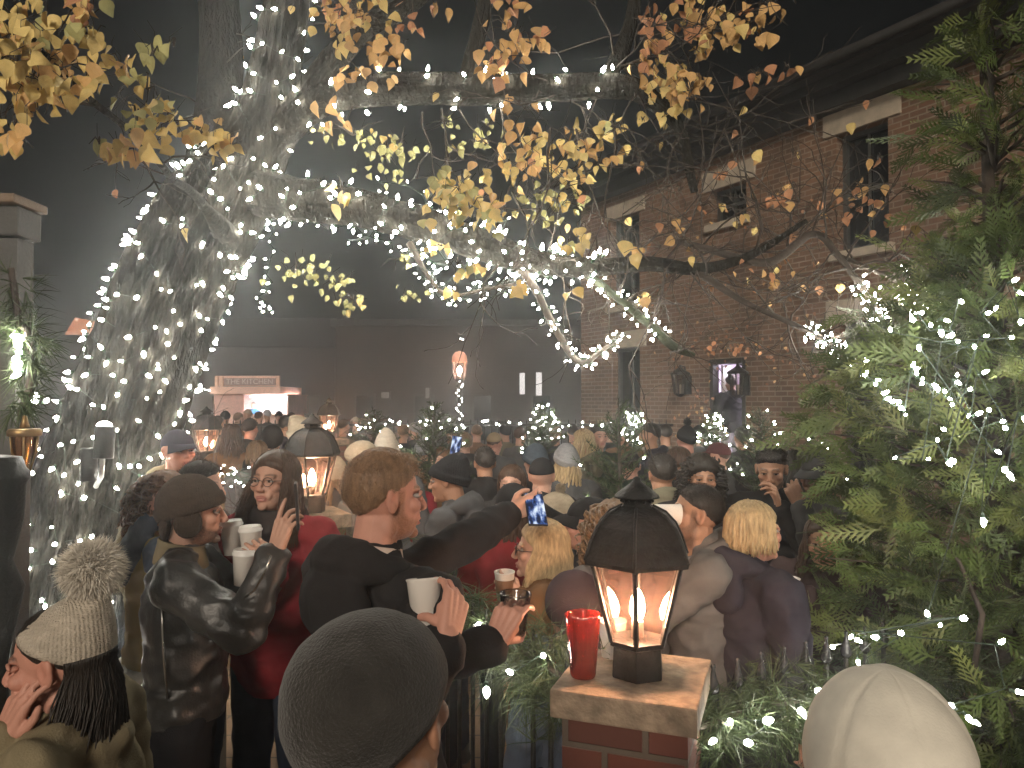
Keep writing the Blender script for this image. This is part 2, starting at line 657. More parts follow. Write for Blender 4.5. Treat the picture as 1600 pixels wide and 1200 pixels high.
def np_obj(name, co, fs, mats, parent, mi=None, smooth=True):
    me = bpy.data.meshes.new(name)
    me.from_pydata(co.tolist() if hasattr(co, 'tolist') else co, [], fs)
    for m in (mats if isinstance(mats, (list, tuple)) else [mats]):
        me.materials.append(m)
    if mi is not None:
        me.polygons.foreach_set("material_index", mi)
    me.polygons.foreach_set("use_smooth", [smooth] * len(fs))
    me.update()
    return link(name, me, parent)

def hair_shell(m, Hm, thick=.10, front=.52, side=.02, back=-.62, lod=1, seed=0.0, rough=.03, top=0.0):
    seg, rings = (56, 40) if lod == 0 else ((32, 22) if lod == 1 else (18, 12))
    vs, fs = [], []
    c = Vector((0, -.012, .025))
    for i in range(rings + 1):
        th = pi * i / rings
        for k in range(seg):
            a = 2 * pi * k / seg
            d = Vector((sin(th) * cos(a), sin(th) * sin(a), cos(th)))
            line = side + (front - side) * max(d.y, 0) ** 1.3 + (back - side) * max(-d.y, 0) ** .9
            line += .05 * mn.noise(d * 9 + Vector((seed, 0, 0)))
            t = min(max((d.z - line + .16) / .34, 0), 1)
            t = t * t * (3 - 2 * t)
            g = 1 + (thick + top * max(d.z, 0) ** 2) * t - .07 * (1 - t) + rough * t * mn.noise(Vector((d.x * 10 + seed, d.y * 5, d.z * 7)))
            p = Vector((d.x * .0775, d.y * .0965, d.z * .0905)) * g + c
            vs.append(Hm @ p)
    for i in range(rings):
        for k in range(seg):
            k2 = (k + 1) % seg
            fs.append((i * seg + k, (i + 1) * seg + k, (i + 1) * seg + k2, i * seg + k2))
    m.add(vs, fs)

def hair_strands(m, Hm, n, length, a0=60, hat=False, wave=.012, rad=.010, seed=1, fwd=0.0, seg=5, spread=0.02, hs=1.0):
    """locks that fall from the crown over the sides and back of the head"""
    r_ = random.Random(seed)
    for i in range(n):
        ang = radians(90 + r_.uniform(a0, 360 - a0))
        el0 = r_.uniform(35, 80) if not hat else -8
        k = (1.05 + r_.uniform(0, .10)) if not hat else 1.0 + r_.uniform(0, .08)
        pts = []
        for j in range(4):
            el = radians(lerp(el0, -5 if not hat else -22, j / 3))
            pts.append(Vector((cos(ang) * cos(el) * .079 * k, sin(ang) * cos(el) * .097 * k - .012, sin(el) * .093 * k + .025)))
        L = length * (r_.uniform(.8, 1.08) if r_.random() < .6 else r_.uniform(.5, .95))
        ph = r_.uniform(0, 6.28)
        b = pts[-1]
        nj = 5
        for j in range(1, nj + 1):
            t = j / nj
            o = Vector((cos(ang), sin(ang) * .7, 0)) * (spread * t)
            o += Vector((sin(ph + t * 5) * wave, cos(ph * 1.3 + t * 4) * wave + fwd * t, 0))
            pts.append(b + o + Vector((0, 0, -L * t)))
        r0 = rad * r_.uniform(.7, 1.2)
        rads = [r0 * .5, r0, r0, r0 * 1.05, r0, r0 * .95, r0 * .85, r0 * .65, r0 * .25]
        m.tube([Hm @ p for p in pts], [q * hs for q in rads], seg)

def hair_curls(m, Hm, n, R=.028, seed=3, a0=50, low=-.09):
    r_ = random.Random(seed)
    for i in range(n):
        ang = radians(90 + r_.uniform(a0, 360 - a0))
        z = r_.uniform(low, .12)
        base = Vector((cos(ang) * .075, sin(ang) * .093 - .012, .02)) * r_.uniform(.9, 1.2)
        if z > .05:
            base *= sqrt(max(0.05, 1 - ((z - .02) / .115) ** 2))
        base.z = z
        pts = []
        rr = R * r_.uniform(.4, .8)
        ph = r_.uniform(0, 6.3)
        for j in range(8):
            t = j / 7
            pts.append(base + Vector((cos(ang), sin(ang), 0)) * (.02 + .03 * t) + Vector((cos(ph + t * 8) * rr, sin(ph + t * 8) * rr, -.06 * t + sin(ph + t * 7) * rr * .5)))
        m.tube([Hm @ p for p in pts], [.005, .007, .007, .007, .006, .005, .004, .002], 5)

def fringe_fuzz(m, Hm, n, ln=.02, seed=5, front=.5, side=.0, back=-.55, wid=.0012):
    """short hairs lifting off a cropped head"""
    r_ = random.Random(seed)
    c = Vector((0, -.012, .025))
    k = 0
    while k < n:
        d = Vector((r_.gauss(0, 1), r_.gauss(0, 1), r_.gauss(0, 1))).normalized()
        line = side + (front - side) * max(d.y, 0) ** 1.3 + (back - side) * max(-d.y, 0) ** .9
        if d.z < line + .03:
            continue
        p = Vector((d.x * .0775, d.y * .0965, d.z * .0905)) * 1.075 + c
        comb = Vector((0, .7, .1)) if d.z > .2 else Vector((0, -.1, -.8))
        e = (d * .55 + comb * .8 + Vector((r_.gauss(0, .18), r_.gauss(0, .18), r_.gauss(0, .18)))).normalized()
        l = ln * r_.uniform(.6, 1.2) * (1.25 if d.z > .4 else .7)
        q = p + e * l
        s = e.cross(d).normalized() * wid
        m.add([Hm @ (p - s), Hm @ (p + s), Hm @ q], [(0, 1, 2)])
        k += 1

def beanie(m, Hm, tall=.0, cuff=.045, cuffout=.009, seg=40, rim0=.005, slope=.40, fat=1.0, seam=0, seed=0.0, slouch=0.0, cuffmat=0, topmat=0, rib=0, ring=0.0):
    """knit cap worn on the head; rim lower at the back"""
    c = Vector((0, -.012, .025))
    R = Vector((.0815, .1010, .0960)) * fat
    rings = []
    def pt(a, el, off, tallk):
        d = Vector((cos(a) * cos(el), sin(a) * cos(el), sin(el)))
        w = 0
        if seam:
            x = (a * seam / (2 * pi)) % 1.0
            w = -.022 * math.exp(-((x - .5) / .055) ** 2) * min(1, cos(el) * 2.2)
        if ring:
            w -= .034 * math.exp(-((el - ring) / .05) ** 2)
        if rib:
            w += .012 * sin(a * rib) * (1 if el < .9 else max(0, cos(el) / .62))
        w += .022 * mn.noise(d * 3.2 + Vector((seed, 0, 0)))
        p = Vector((d.x * (R.x + off), d.y * (R.y + off), d.z * (R.z + off))) * (1 + w)
        if p.z > 0:
            p.z *= 1 + tallk * (p.z / R.z) ** 1.5
            p.y -= slouch * (p.z / R.z) ** 2
        return p + c
    def rim_el(a, dz):
        # elevation where the tilted rim plane meets the cap
        y = sin(a) * R.y
        z = rim0 + slope * y + dz - .0
        return math.asin(max(-.95, min(.95, (z - .025) / R.z)))
    prof = [(0.0, -.012), (0.0, .0)]
    if cuff:
        prof += [(.0, cuffout * .9), (cuff * .25, cuffout), (cuff * .7, cuffout), (cuff * .95, cuffout * .85), (cuff * 1.02, .001)]
    seg_rows = []
    for dz, off in prof:
        seg_rows.append([pt(2 * pi * k / seg, rim_el(2 * pi * k / seg, dz), off, tall) for k in range(seg)])
    last = cuff * 1.02 if cuff else 0
    nt = 14
    for j in range(1, nt + 1):
        t = j / nt
        row = []
        for k in range(seg):
            a = 2 * pi * k / seg
            e0 = rim_el(a, last)
            row.append(pt(a, lerp(e0, pi / 2 - .02, t), .001, tall))
        seg_rows.append(row)
    vs = [Hm @ p for row in seg_rows for p in row]
    n = len(seg_rows)
    nc = len(prof)
    f1, f2 = [], []
    for i in range(n - 1):
        for k in range(seg):
            k2 = (k + 1) % seg
            (f1 if i < nc - 1 else f2).append((i * seg + k, i * seg + k2, (i + 1) * seg + k2, (i + 1) * seg + k))
    f2.append(tuple((n - 1) * seg + k for k in range(seg)))
    base = len(m.v)
    m.cur = cuffmat
    m.add(vs, f1)
    m.cur = topmat
    m.f.extend([tuple(i + base for i in f) for f in f2])
    m.m.extend([topmat] * len(f2))
    top = Hm @ pt(0, pi / 2 - .02, .001, tall)
    return top

def pompom(m, c, R, n=700, seed=2, wid=.0022):
    r_ = random.Random(seed)
    m.ell(c, R * .70)
    for i in range(n):
        d = Vector((r_.gauss(0, 1), r_.gauss(0, 1), r_.gauss(0, 1))).normalized()
        lean = Vector((r_.gauss(0, .45), r_.gauss(0, .45), r_.gauss(-.15, .45)))
        s = d.cross(lean).normalized() * wid
        b = c + d * R * r_.uniform(.55, .72)
        l = R * r_.uniform(.22, .48)
        q = b + (d + lean * .4).normalized() * l * .55
        t = q + (d + lean * 1.2 + Vector((0, 0, -.25))).normalized() * l * .5
        m.add([b - s, b + s, q + s * .8, q - s * .8, t], [(0, 1, 2, 3), (3, 2, 4)])

def cap(m, Hm, seg=32, brim=True):
    top = beanie(m, Hm, tall=-.02, cuff=0, seg=seg, rim0=.028, slope=.10)
    if brim:
        vs, fs = [], []
        n, k2 = 12, 5
        for i in range(n + 1):
            a = radians(lerp(25, 155, i / n))
            for j in range(k2):
                t = j / (k2 - 1)
                r = 1.0 + .72 * t * sin(a) ** 1.2
                vs.append(Hm @ Vector((cos(a) * .083 * (1 + .10 * t), sin(a) * .098 * r - .012, .042 - .022 * t * t - .12 * abs(cos(a)) ** 2 * t * .3)))
        N = len(vs)
        up = (Hm.to_3x3() @ Vector((0, 0, 1))) * .004
        vs += [v - up for v in vs]
        for i in range(n):
            for j in range(k2 - 1):
                q = (i * k2 + j, (i + 1) * k2 + j, (i + 1) * k2 + j + 1, i * k2 + j + 1)
                fs.append(q)
                fs.append(tuple(x + N for x in q[::-1]))
        for i in range(n):
            fs.append((i * k2 + k2 - 1, (i + 1) * k2 + k2 - 1, (i + 1) * k2 + k2 - 1 + N, i * k2 + k2 - 1 + N))
        m.add(vs, fs)
    return top

def glasses_mesh(m, Hm):
    for sx in (-1, 1):
        pts = [Hm @ Vector((sx * .031 + .0215 * cos(t), .100 - .004 * abs(cos(t)), -.001 + .0175 * sin(t))) for t in [2 * pi * i / 18 for i in range(19)]]
        m.tube(pts, .0015, 6)
        m.tube([Hm @ Vector((sx * .052, .097, .004)), Hm @ Vector((sx * .071, .07, .004)), Hm @ Vector((sx * .0785, -.008, .006))], .0015, 6)
    m.tube([Hm @ Vector((-.010, .102, .002)), Hm @ Vector((0, .106, .005)), Hm @ Vector((.010, .102, .002))], .0015, 6)

FABRIC = {}
def fabric(name, col, rough=.9, kind='cloth'):
    if kind == 'knit':
        return M("knit_" + name, col, rough=.95, var=.14, scale=30, bump=.9, bscale=170, bdist=.006, stretch=(1, 1, 2.0), spec=.1, ribs=64)
    if kind == 'leather':
        return M("leather_" + name, col, rough=.38, var=.25, scale=9, bump=.35, bscale=130, bdist=.004, spec=.55)
    if kind == 'puffer':
        return M("nylon_" + name, col, rough=.5, var=.15, scale=12, bump=.3, bscale=60, spec=.4)
    return M("cloth_" + name, col, rough=rough, var=.16, scale=10, bump=.35, bscale=240, bdist=.004, spec=.12)

PEOPLE = []
def person(px, py, d, face, label, group=None, tone='fair', sex='m', lod=1, look=(0, 0, 0), hairc=None, hair='short',
           hat=None, top='jacket', topm=None, trousers=None, shoes=None, arms=None, hem=.86, hood=None, scarf=None,
           beard=None, glasses=False, collar=None, ground=None, hs=1.0, seed=None, fat=1.0, extra=None, hairargs=None,
           sleevem=None, hgt=None, cuffs=None, closed=False):
    """px, py, d: where the crown of the head is; face: heading in degrees, 0 = away from the camera, 90 = towards photo left"""
    seed = len(PEOPLE) * 1.37 if seed is None else seed
    crown = at(px, py, d)
    g0 = gz(d) if ground is None else ground
    h = (crown.z - g0) if hgt is None else hgt
    s = h / 1.75
    W2 = Matrix.Translation((crown.x, crown.y, crown.z - h)) @ Matrix.Rotation(radians(face), 4, 'Z')
    W2i = W2.inverted()
    W3i = W2i.to_3x3()
    vh = {0: .0036, 1: .0055, 2: .010, 3: .014}[lod]
    vhand = {0: .0034, 1: .0048, 2: .008, 3: .012}[lod]
    vc = {0: .0095, 1: .013, 2: .020, 3: .028}[lod]
    yaw, pit, rol = look
    Rh = Matrix.Rotation(radians(yaw), 4, 'Z') @ Matrix.Rotation(radians(pit), 4, 'X') @ Matrix.Rotation(radians(rol), 4, 'Y')
    Hm = Matrix.Translation((0, .02, h - .115 * hs)) @ Rh @ Matrix.Scale(hs, 4)
    hm = hairmat(*hairc) if hairc else hairmat('dark', (.03, .02, .014))
    bm_ = hairmat(*beard) if beard else None
    mats = skin_mats(tone, hm, bm_)
    if closed:
        mats = [mats[0], mats[1], mats[2], mats[0], mats[0], mats[5]]
    # ---- joints
    J = {}
    for nm, sx in (('R', 1), ('L', -1)):
        S = V(sx * .185 * fat, -.005, 1.415 * s)
        spec = (arms or {}).get(nm, 'down')
        hand = dict(curl=(22, 28, 20), thumb='rest')
        if spec == 'down':
            Wr, fd, pn = V(sx * .25, .05, .86 * s), V(-sx * .05, .12, -1), V(-sx, .1, 0)
        elif spec == 'cup':
            Wr, fd, pn = V(sx * .17, .27, 1.12 * s), V(-sx * .55, .85, .1), V(-sx * .85, -.5, 0)
            hand = dict(curl=(42, 48, 30), thumb='grip')
        elif spec == 'pocket':
            Wr, fd, pn = V(sx * .22, .12, .93 * s), V(-sx * .5, .4, -.8), V(-sx, -.3, 0)
        elif spec == 'phone':
            Wr, fd, pn = V(sx * .10, .33, 1.47 * s), V(-sx * .2, .35, .9), V(-sx * .9, .2, .1)
            hand = dict(curl=(35, 40, 25), thumb='pinch')
        else:
            Wr = W2i @ spec['w']
            fd = W3i @ Vector(spec['f'])
            pn = W3i @ Vector(spec['p'])
            hand = dict(curl=spec.get('curl', (42, 48, 30)), thumb=spec.get('thumb', 'grip'), index=spec.get('index'), spread=spec.get('spread', 4))
        hint = V(sx * .55, -.25, -1)
        if isinstance(spec, dict) and 'hint' in spec:
            hint = W3i @ Vector(spec['hint'])
        E, Wr = ik(S, Wr, .30 * s, .265 * s, hint)
        J[nm] = (S, E, Wr, frame(Wr, fd, pn), hand, sx)
    # ---- body: one skin
    b = MB()
    b.cone((0, -.02, 1.30 * s), (0, -.01, 1.50 * s), .06, .05)
    b.ell((0, 0, 1.25 * s), (.15 * fat, .10, .2 * s))
    b.ell((0, 0, 1.0 * s), (.14 * fat, .10, .2 * s))
    for nm in 'RL':
        S, E, Wr, fm, hand, sx = J[nm]
        b.cone((0, -.01, 1.40 * s), S, .06, .05)
        b.cone(S, E, .05, .04)
        b.cone(E, lerp(E, Wr, .9), .04, .028)
        b.cone((sx * .09, 0, .93 * s), (sx * .10, .01, .50 * s), .085, .055)
        b.cone((sx * .10, .01, .50 * s), (sx * .105, -.01, .08), .055, .04)
        b.cone((sx * .105, -.02, .05), (sx * .115, .11, .035), .035, .03)
    co, fs, _ = organic(b, max(.022, vc * 1.4), 3)
    mi = [0] * len(fs)
    hco, hfs, hmi, hmsk = head_base(sex, vh)
    hco = xf(Hm, hco)
    parts = [(co, fs, mi), (hco, hfs, hmi)]
    for nm in 'RL':
        S, E, Wr, fm, hand, sx = J[nm]
        mb = MB()
        hand_prims(mb, fm, -sx, k=1.0 if sex == 'm' else .92, elbow=E, **hand)
        c3, f3, _ = organic(mb, vhand, 2)
        parts.append((c3, f3, [0] * len(f3)))
    allc, allf, allm, n0 = [], [], [], 0
    for c_, f_, m_ in parts:
        allc.append(c_)
        allf += [tuple(i + n0 for i in f) for f in f_]
        allm += m_
        n0 += len(c_)
    root = np_obj("person", np.vstack(allc), allf, mats, None, allm)
    pg = np.zeros((n0, 4))
    pg[len(co):len(co) + len(hco)] = hmsk
    ca = root.data.color_attributes.new("pigment", 'FLOAT_COLOR', 'POINT')
    ca.data.foreach_set("color", pg.ravel())
    root.matrix_world = W2
    tag(root, label, "person", group)
    # ---- upper garment
    topm = topm or fabric('black', (.03, .03, .032))
    t = MB()
    pf = 1.0 if top != 'puffer' else 1.12
    ww = fat * pf
    t.ell((0, -.005, 1.275 * s), (.175 * ww, .132 * pf, .20 * s), seg=24, rings=16)
    t.ell((0, 0, 1.12 * s), (.172 * ww, .13 * pf, .22 * s), seg=24, rings=16)
    t.ell((0, 0, .96 * s), (.182 * ww, .138 * pf, .20 * s), seg=24, rings=16)
    if hem < .80:
        t.ell((0, 0, .82 * s), (.19 * ww, .15 * pf, .22 * s), seg=24, rings=16)
    if hem < .62:
        t.ell((0, 0, .62 * s), (.20 * ww, .165 * pf, .24 * s), seg=24, rings=16)
    t.cone((0, -.025, 1.40 * s), (0, -.012, 1.475 * s), .10, .074)
    sl = MB() if sleevem else t
    for nm in 'RL':
        S, E, Wr, fm, hand, sx = J[nm]
        t.cone((sx * .06, -.012, 1.445 * s), S + V(0, 0, -.012), .062 * pf, .076 * pf)
        sl.cone(S, E, .078 * pf, .064 * pf)
        sl.cone(E, lerp(E, Wr, .93), .064 * pf, .050 * pf)
    def clothe(prims, mat, name, cut=None):
        c_, f_, n_ = organic(prims, vc, 5)
        if lod <= 2:
            if top == 'puffer':
                q = np.abs(np.sin((c_[:, 2] * 1.0 + .02 * np.sin(c_[:, 0] * 20)) * pi / .075)) ** .6
                c_ = c_ + n_ * (.016 * (q - .6))[:, None]
            c_ = wrinkle(c_, n_, {0: .015, 1: .014, 2: .012}[lod], 8.0 if lod < 2 else 7, seed, 1.5)
        if cut is not None:
            inner = np.abs(c_[:, 0]) < .24
            c_[:, 2] = np.where(inner & (c_[:, 2] < cut), cut + (c_[:, 2] - cut) * .04, c_[:, 2])
        return np_obj(name, c_, f_, mat, root)
    jk = clothe(t, topm, 'coat' if hem < .75 else 'jacket', hem * s)
    if sleevem:
        clothe(sl, sleevem, 'sleeves')
    if lod <= 1:
        cf = MB()
        for nm in 'RL':
            S, E, Wr, fm, hand, sx = J[nm]
            dn = (Wr - E).normalized()
            cf.tube([Wr - dn * .050, Wr - dn * .046, Wr - dn * .012, Wr - dn * .010, Wr - dn * .012], [.044, .0485, .0455, .042, .034], 18)
        cf.obj('cuff', cuffs or topm, root)
    if hood:
        hb = MB()
        pts = []
        for i in range(11):
            a = radians(lerp(-150, -30, i / 10)) 
            pts.append(V(cos(a) * .125, sin(a) * .115 - .0, 1.475 * s + .03 * abs(sin(a)) ))
        pts = [V(.075, .115, 1.36 * s)] + [V(.115, .055, 1.43 * s)] + pts[::-1] + [V(-.115, .055, 1.43 * s)] + [V(-.075, .115, 1.36 * s)]
        rads = [.018, .034] + [.036 + .022 * sin(pi * i / 10) for i in range(11)] + [.034, .018]
        for i in range(len(pts) - 1):
            hb.cone(pts[i], pts[i + 1], rads[i], rads[i + 1])
        hb.ell((0, -.135, 1.40 * s), (.125, .055, .10))
        c_, f_, n_ = organic(hb, max(.008, vc * .8), 5)
        if lod <= 1:
            c_ = wrinkle(c_, n_, .008, 11, seed + 4)
        np_obj('hood', c_, f_, hood, root)
    if collar:
        cb = MB()
        pts = []
        for z_, r_ in ((1.435, .086), (1.455, .084), (1.50, .074), (1.522, .071), (1.524, .066), (1.50, .064)):
            pts.append((r_, z_ * s))
        cb.lathe(pts, (0, -.014, 0), 28, closed=False)
        for i in range(len(cb.v)):
            x, y, z = cb.v[i]
            z -= .25 * (y + .014)
            cb.v[i] = (x * .93, y * 1.08, z)
        cb.obj('collar', collar, root)
    if scarf:
        sb = MB()
        for k, (r_, z_, q) in enumerate(((.088, 1.45, .036), (.082, 1.485, .034), (.08, 1.51, .026))):
            pts = [V(cos(2 * pi * i / 16) * r_, sin(2 * pi * i / 16) * r_ * 1.05 - .008, z_ * s - .12 * sin(2 * pi * i / 16) * r_) for i in range(17)]
            for i in range(16):
                sb.cone(pts[i], pts[i + 1], q, q)
        sb.cone((.03, .11, 1.43 * s), (.04, .15, 1.2 * s), .035, .045)
        c_, f_, n_ = organic(sb, max(.008, vc * .8), 4)
        if lod <= 1:
            c_ = wrinkle(c_, n_, .010, 16, seed + 2)
        np_obj('scarf', c_, f_, scarf, root)
    # ---- trousers, shoes
    tr = MB()
    tr.ell((0, 0, .93 * s), (.155 * fat, .115, .13 * s))
    for sx in (-1, 1):
        tr.cone((sx * .088, 0, .92 * s), (sx * .10, .01, .50 * s), .098, .072)
        tr.cone((sx * .10, .01, .50 * s), (sx * .105, -.01, .12), .072, .058)
    c_, f_, n_ = organic(tr, vc * 1.1, 4)
    if lod <= 1:
        c_ = wrinkle(c_, n_, .008, 10, seed + 7, .8)
    np_obj('trousers', c_, f_, trousers or fabric('denim_dark', (.025, .03, .045)), root)
    if lod <= 2:
        for sx in (-1, 1):
            sh = MB()
            sh.cone((sx * .107, -.035, .05), (sx * .122, .13, .042), .046, .040)
            sh.cone((sx * .107, -.02, .06), (sx * .107, -.02, .13 if shoes is None else .26), .05, .055)
            c_, f_, n_ = organic(sh, max(.008, vc), 3)
            c_[:, 2] = np.maximum(c_[:, 2], .002)
            np_obj('shoe', c_, f_, shoes or fabric('shoe_black', (.025, .024, .024), kind='leather'), root)
    # ---- hair, hats
    ha = hairargs or {}
    hb = MB()
    tk = .02 if hat else None
    slod = 0 if lod == 0 else (1 if lod == 1 else 2)
    rs = int(seed * 10) + 3
    if hair == 'short':
        if hat: ha = dict(ha, thick=.02)
        hair_shell(hb, Hm, lod=slod, seed=seed, **(dict(rough=.09, **ha) if lod >= 2 and 'rough' not in ha else ha))
        if lod <= 2 and not hat:
            fringe_fuzz(hb, Hm, {0: 6500, 1: 1600, 2: 420}[lod], ln=ha.get('thick', .1) * .16, seed=rs, side=ha.get('side', .02), front=ha.get('front', .52), wid={0: .0011, 1: .0016, 2: .003}[lod])
    elif hair == 'bob':
        hair_shell(hb, Hm, lod=slod, seed=seed, thick=tk or .14, front=.45, side=-.25)
        hair_strands(hb, Hm, 380 if lod <= 1 else 70, ha.get('length', .10), a0=ha.get('a0', 62), hat=bool(hat), seed=rs, wave=.005, rad=.0048, spread=.002, fwd=ha.get('fwd', .0))
    elif hair == 'long':
        hair_shell(hb, Hm, lod=slod, seed=seed, thick=tk or .12, front=.5, side=-.2)
        hair_strands(hb, Hm, {0: 2400, 1: 420, 2: 90, 3: 40}[lod], ha.get('length', .27), a0=ha.get('a0', 58), hat=bool(hat), seed=rs, wave=.012, rad={0: .0018, 1: .0046}.get(lod, .010), spread=ha.get('spread', .035), fwd=ha.get('fwd', .02))
    elif hair == 'curly':
        hair_shell(hb, Hm, lod=slod, seed=seed, thick=tk or .22, front=.4, side=-.4, rough=.02 if hat else .12)
        hair_curls(hb, Hm, 260 if lod <= 1 else 70, seed=rs, low=ha.get('low', -.10))
    elif hair == 'hidden':
        pass
    if hb.v:
        hb.obj('hair', hm, root)
    if hat:
        kind = hat[0]
        hmats = hat[1] if isinstance(hat[1], list) else [hat[1]]
        kw = dict(hat[2]) if len(hat) > 2 else {}
        pom = kw.pop('pom', None)
        flaps = kw.pop('flaps', False)
        seg = {0: 96, 1: 56, 2: 28, 3: 18}[lod]
        mb = MB()
        if kind == 'beanie':
            topp = beanie(mb, Hm, seg=seg, seed=seed, **kw)
            if flaps:
                for sx in (-1, 1):
                    mb.ell(Hm @ V(sx * .082, -.012, -.030), (.013, .046, .052), (Hm.to_3x3() @ Matrix.Rotation(sx * .1, 3, 'Y')))
                mb.ell(Hm @ V(0, -.085, -.045), (.075, .022, .055), Hm.to_3x3())
            ho = mb.obj('beanie', hmats, root)
            if pom:
                pb = MB()
                pc = topp + (Hm.to_3x3() @ V(0, -.01, pom[1] * .62))
                pompom(pb, pc, pom[1], n={0: 7000, 1: 900, 2: 200, 3: 60}[lod], seed=rs, wid=.0011 if lod == 0 else .003)
                pb.obj('pompom', pom[0], ho)
        else:
            cap(mb, Hm, seg=seg)
            mb.obj('cap', hmats, root)
    if glasses:
        gb = MB()
        glasses_mesh(gb, Hm)
        gb.obj('glasses', M("glasses_frame", (.02, .015, .012), rough=.3, var=.1, bump=0), root)
    PEOPLE.append(root)
    out = dict(root=root, J=J, W=W2, H=Hm, h=h, s=s)
    print("person %-60s h=%.2f" % (label[:60], h))
    return out

def hand_world(P, nm):
    """world frame of a hand and the axis/centre of a cylinder it grips"""
    S, E, Wr, fm, hand, sx = P['J'][nm]
    Wm = P['W'] @ fm
    x = Wm.to_3x3() @ V(1, 0, 0)
    y = Wm.to_3x3() @ V(0, 1, 0)
    z = Wm.to_3x3() @ V(0, 0, 1)
    thumb = x * (-sx)
    centre = Wm.translation + y * .070 - z * .052
    return Wm, thumb, y, z, centre

def align(axis, up=V(0, 1, 0)):
    z = Vector(axis).normalized()
    x = up.cross(z)
    if x.length < 1e-3:
        x = V(1, 0, 0).cross(z)
    x.normalize()
    y = z.cross(x)
    return Matrix(((x.x, y.x, z.x), (x.y, y.y, z.y), (x.z, y.z, z.z))).to_4x4()

def cup(P, nm, label, kind='paper', lid=False, drop=.055, sleeve=None, mat=None, scale=1.0, axis=None, group="cups in people's hands", shift=None):
    Wm, thumb, y, z, c = hand_world(P, nm)
    ax = Vector(axis) if axis else thumb
    root = paper_cup(label, lid=lid, sleeve=sleeve, mat=mat, kind=kind)
    root["group"] = group
    o = c - ax.normalized() * drop * scale
    if shift: o = o + Vector(shift)
    root.matrix_world = Matrix.Translation(o) @ align(ax) @ Matrix.Scale(scale, 4)
    return root

def paper_cup(label, lid=False, sleeve=None, mat=None, kind='paper'):
    root = empty("paper_cup" if kind == 'paper' else "plastic_cup")
    tag(root, label, "cup")
    m = MB()
    if kind == 'paper':
        white = mat or M("paper_white", (.74, .70, .65), rough=.6, var=.05, bump=.1)
        m.lathe([(.0, .004), (.028, .004), (.0285, .0), (.030, .0), (.0395, .105), (.0415, .108), (.0415, .111), (.0390, .112), (.0375, .108), (.029, .012), (.0, .012)], seg=32, closed=False)
        m.obj('cup_body', white, root)
        if not lid:
            l = MB(); l.lathe([(.0, .085), (.0365, .085)], seg=32, closed=False)
            l.obj('drink', M("cocoa", (.06, .03, .018), rough=.2, var=.2, bump=0), root)
        else:
            l = MB(); l.lathe([(.0425, .106), (.043, .112), (.040, .115), (.0385, .124), (.0365, .126), (.034, .123), (.0, .122)], seg=32, closed=False)
            l.obj('lid', M("lid_white", (.78, .76, .73), rough=.35, var=.03, bump=0), root)
        if sleeve:
            l = MB(); l.lathe([(.0335, .030), (.0345, .030), (.0393, .082), (.0383, .083)], seg=32, closed=False)
            l.obj('sleeve', sleeve, root)
    else:
        m.lathe([(.0, .001), (.028, .001), (.030, .006), (.041, .105), (.0425, .107), (.0425, .111), (.0405, .112), (.0395, .106), (.0285, .008), (.0, .006)], seg=32, closed=False)
        m.obj('cup_body', mat or MATS["clear_plastic"], root)
        l = MB(); l.lathe([(.0, .009), (.028, .009), (.034, .052), (.0, .053)], seg=32, closed=False)
        l.obj('drink', M("clear_drink", (.10, .08, .06), rough=.08, var=.1, bump=0), root)
    return root
# ------------------------------------------------------------------ ground and street
stone = M("paving_stone", (.19, .155, .12), rough=.85, var=.3, scale=3, bump=.4, bscale=40)
asph = M("asphalt", (.035, .035, .037), rough=.8, var=.3, scale=2, bump=.5, bscale=120)
def ground():
    ys = [-12, -6, -2, 0, 2, 3.5, 5, 7, 9, 11, 12.5, 15, 20]
    m = MB()
    xs = [-60, -20, -8, -4, 0, 4, 8, 20, 60]
    for y in ys:
        for x in xs:
            m.v.append((x, y, gz(y)))
    n = len(xs)
    for i in range(len(ys) - 1):
        for j in range(n - 1):
            m.f.append((i * n + j, i * n + j + 1, (i + 1) * n + j + 1, (i + 1) * n + j)); m.m.append(0)
    mt = bpy.data.materials.new("brick_paving"); mt.use_nodes = True
    nt = mt.node_tree; b = nt.nodes["Principled BSDF"]; b.inputs["Roughness"].default_value = .8
    tc = nt.nodes.new("ShaderNodeTexCoord"); br = nt.nodes.new("ShaderNodeTexBrick")
    br.inputs["Scale"].default_value = 1; br.inputs["Brick Width"].default_value = .6; br.inputs["Row Height"].default_value = .3
    br.inputs["Mortar Size"].default_value = .008
    br.inputs["Color1"].default_value = (.24, .15, .085, 1); br.inputs["Color2"].default_value = (.19, .12, .07, 1); br.inputs["Mortar"].default_value = (.07, .055, .04, 1)
    nt.links.new(tc.outputs["Object"], br.inputs["Vector"]); nt.links.new(br.outputs["Color"], b.inputs["Base Color"])
    tag(m.obj("pavement", mt, smooth=False), kind="structure")
    m = MB()
    m.add([(-200, 20, gz(20) - .12), (200, 20, gz(20) - .12), (200, 220, gz(20) - .12), (-200, 220, gz(20) - .12)], [(0, 1, 2, 3)])
    tag(m.obj("road", asph, smooth=False), kind="structure")
    k = MB(); k.box((0, 19.95, gz(20) - .06), (120, .2, .13))
    tag(k.obj("kerb", M("kerb_stone", (.2, .19, .18)), smooth=False), kind="structure")
ground()

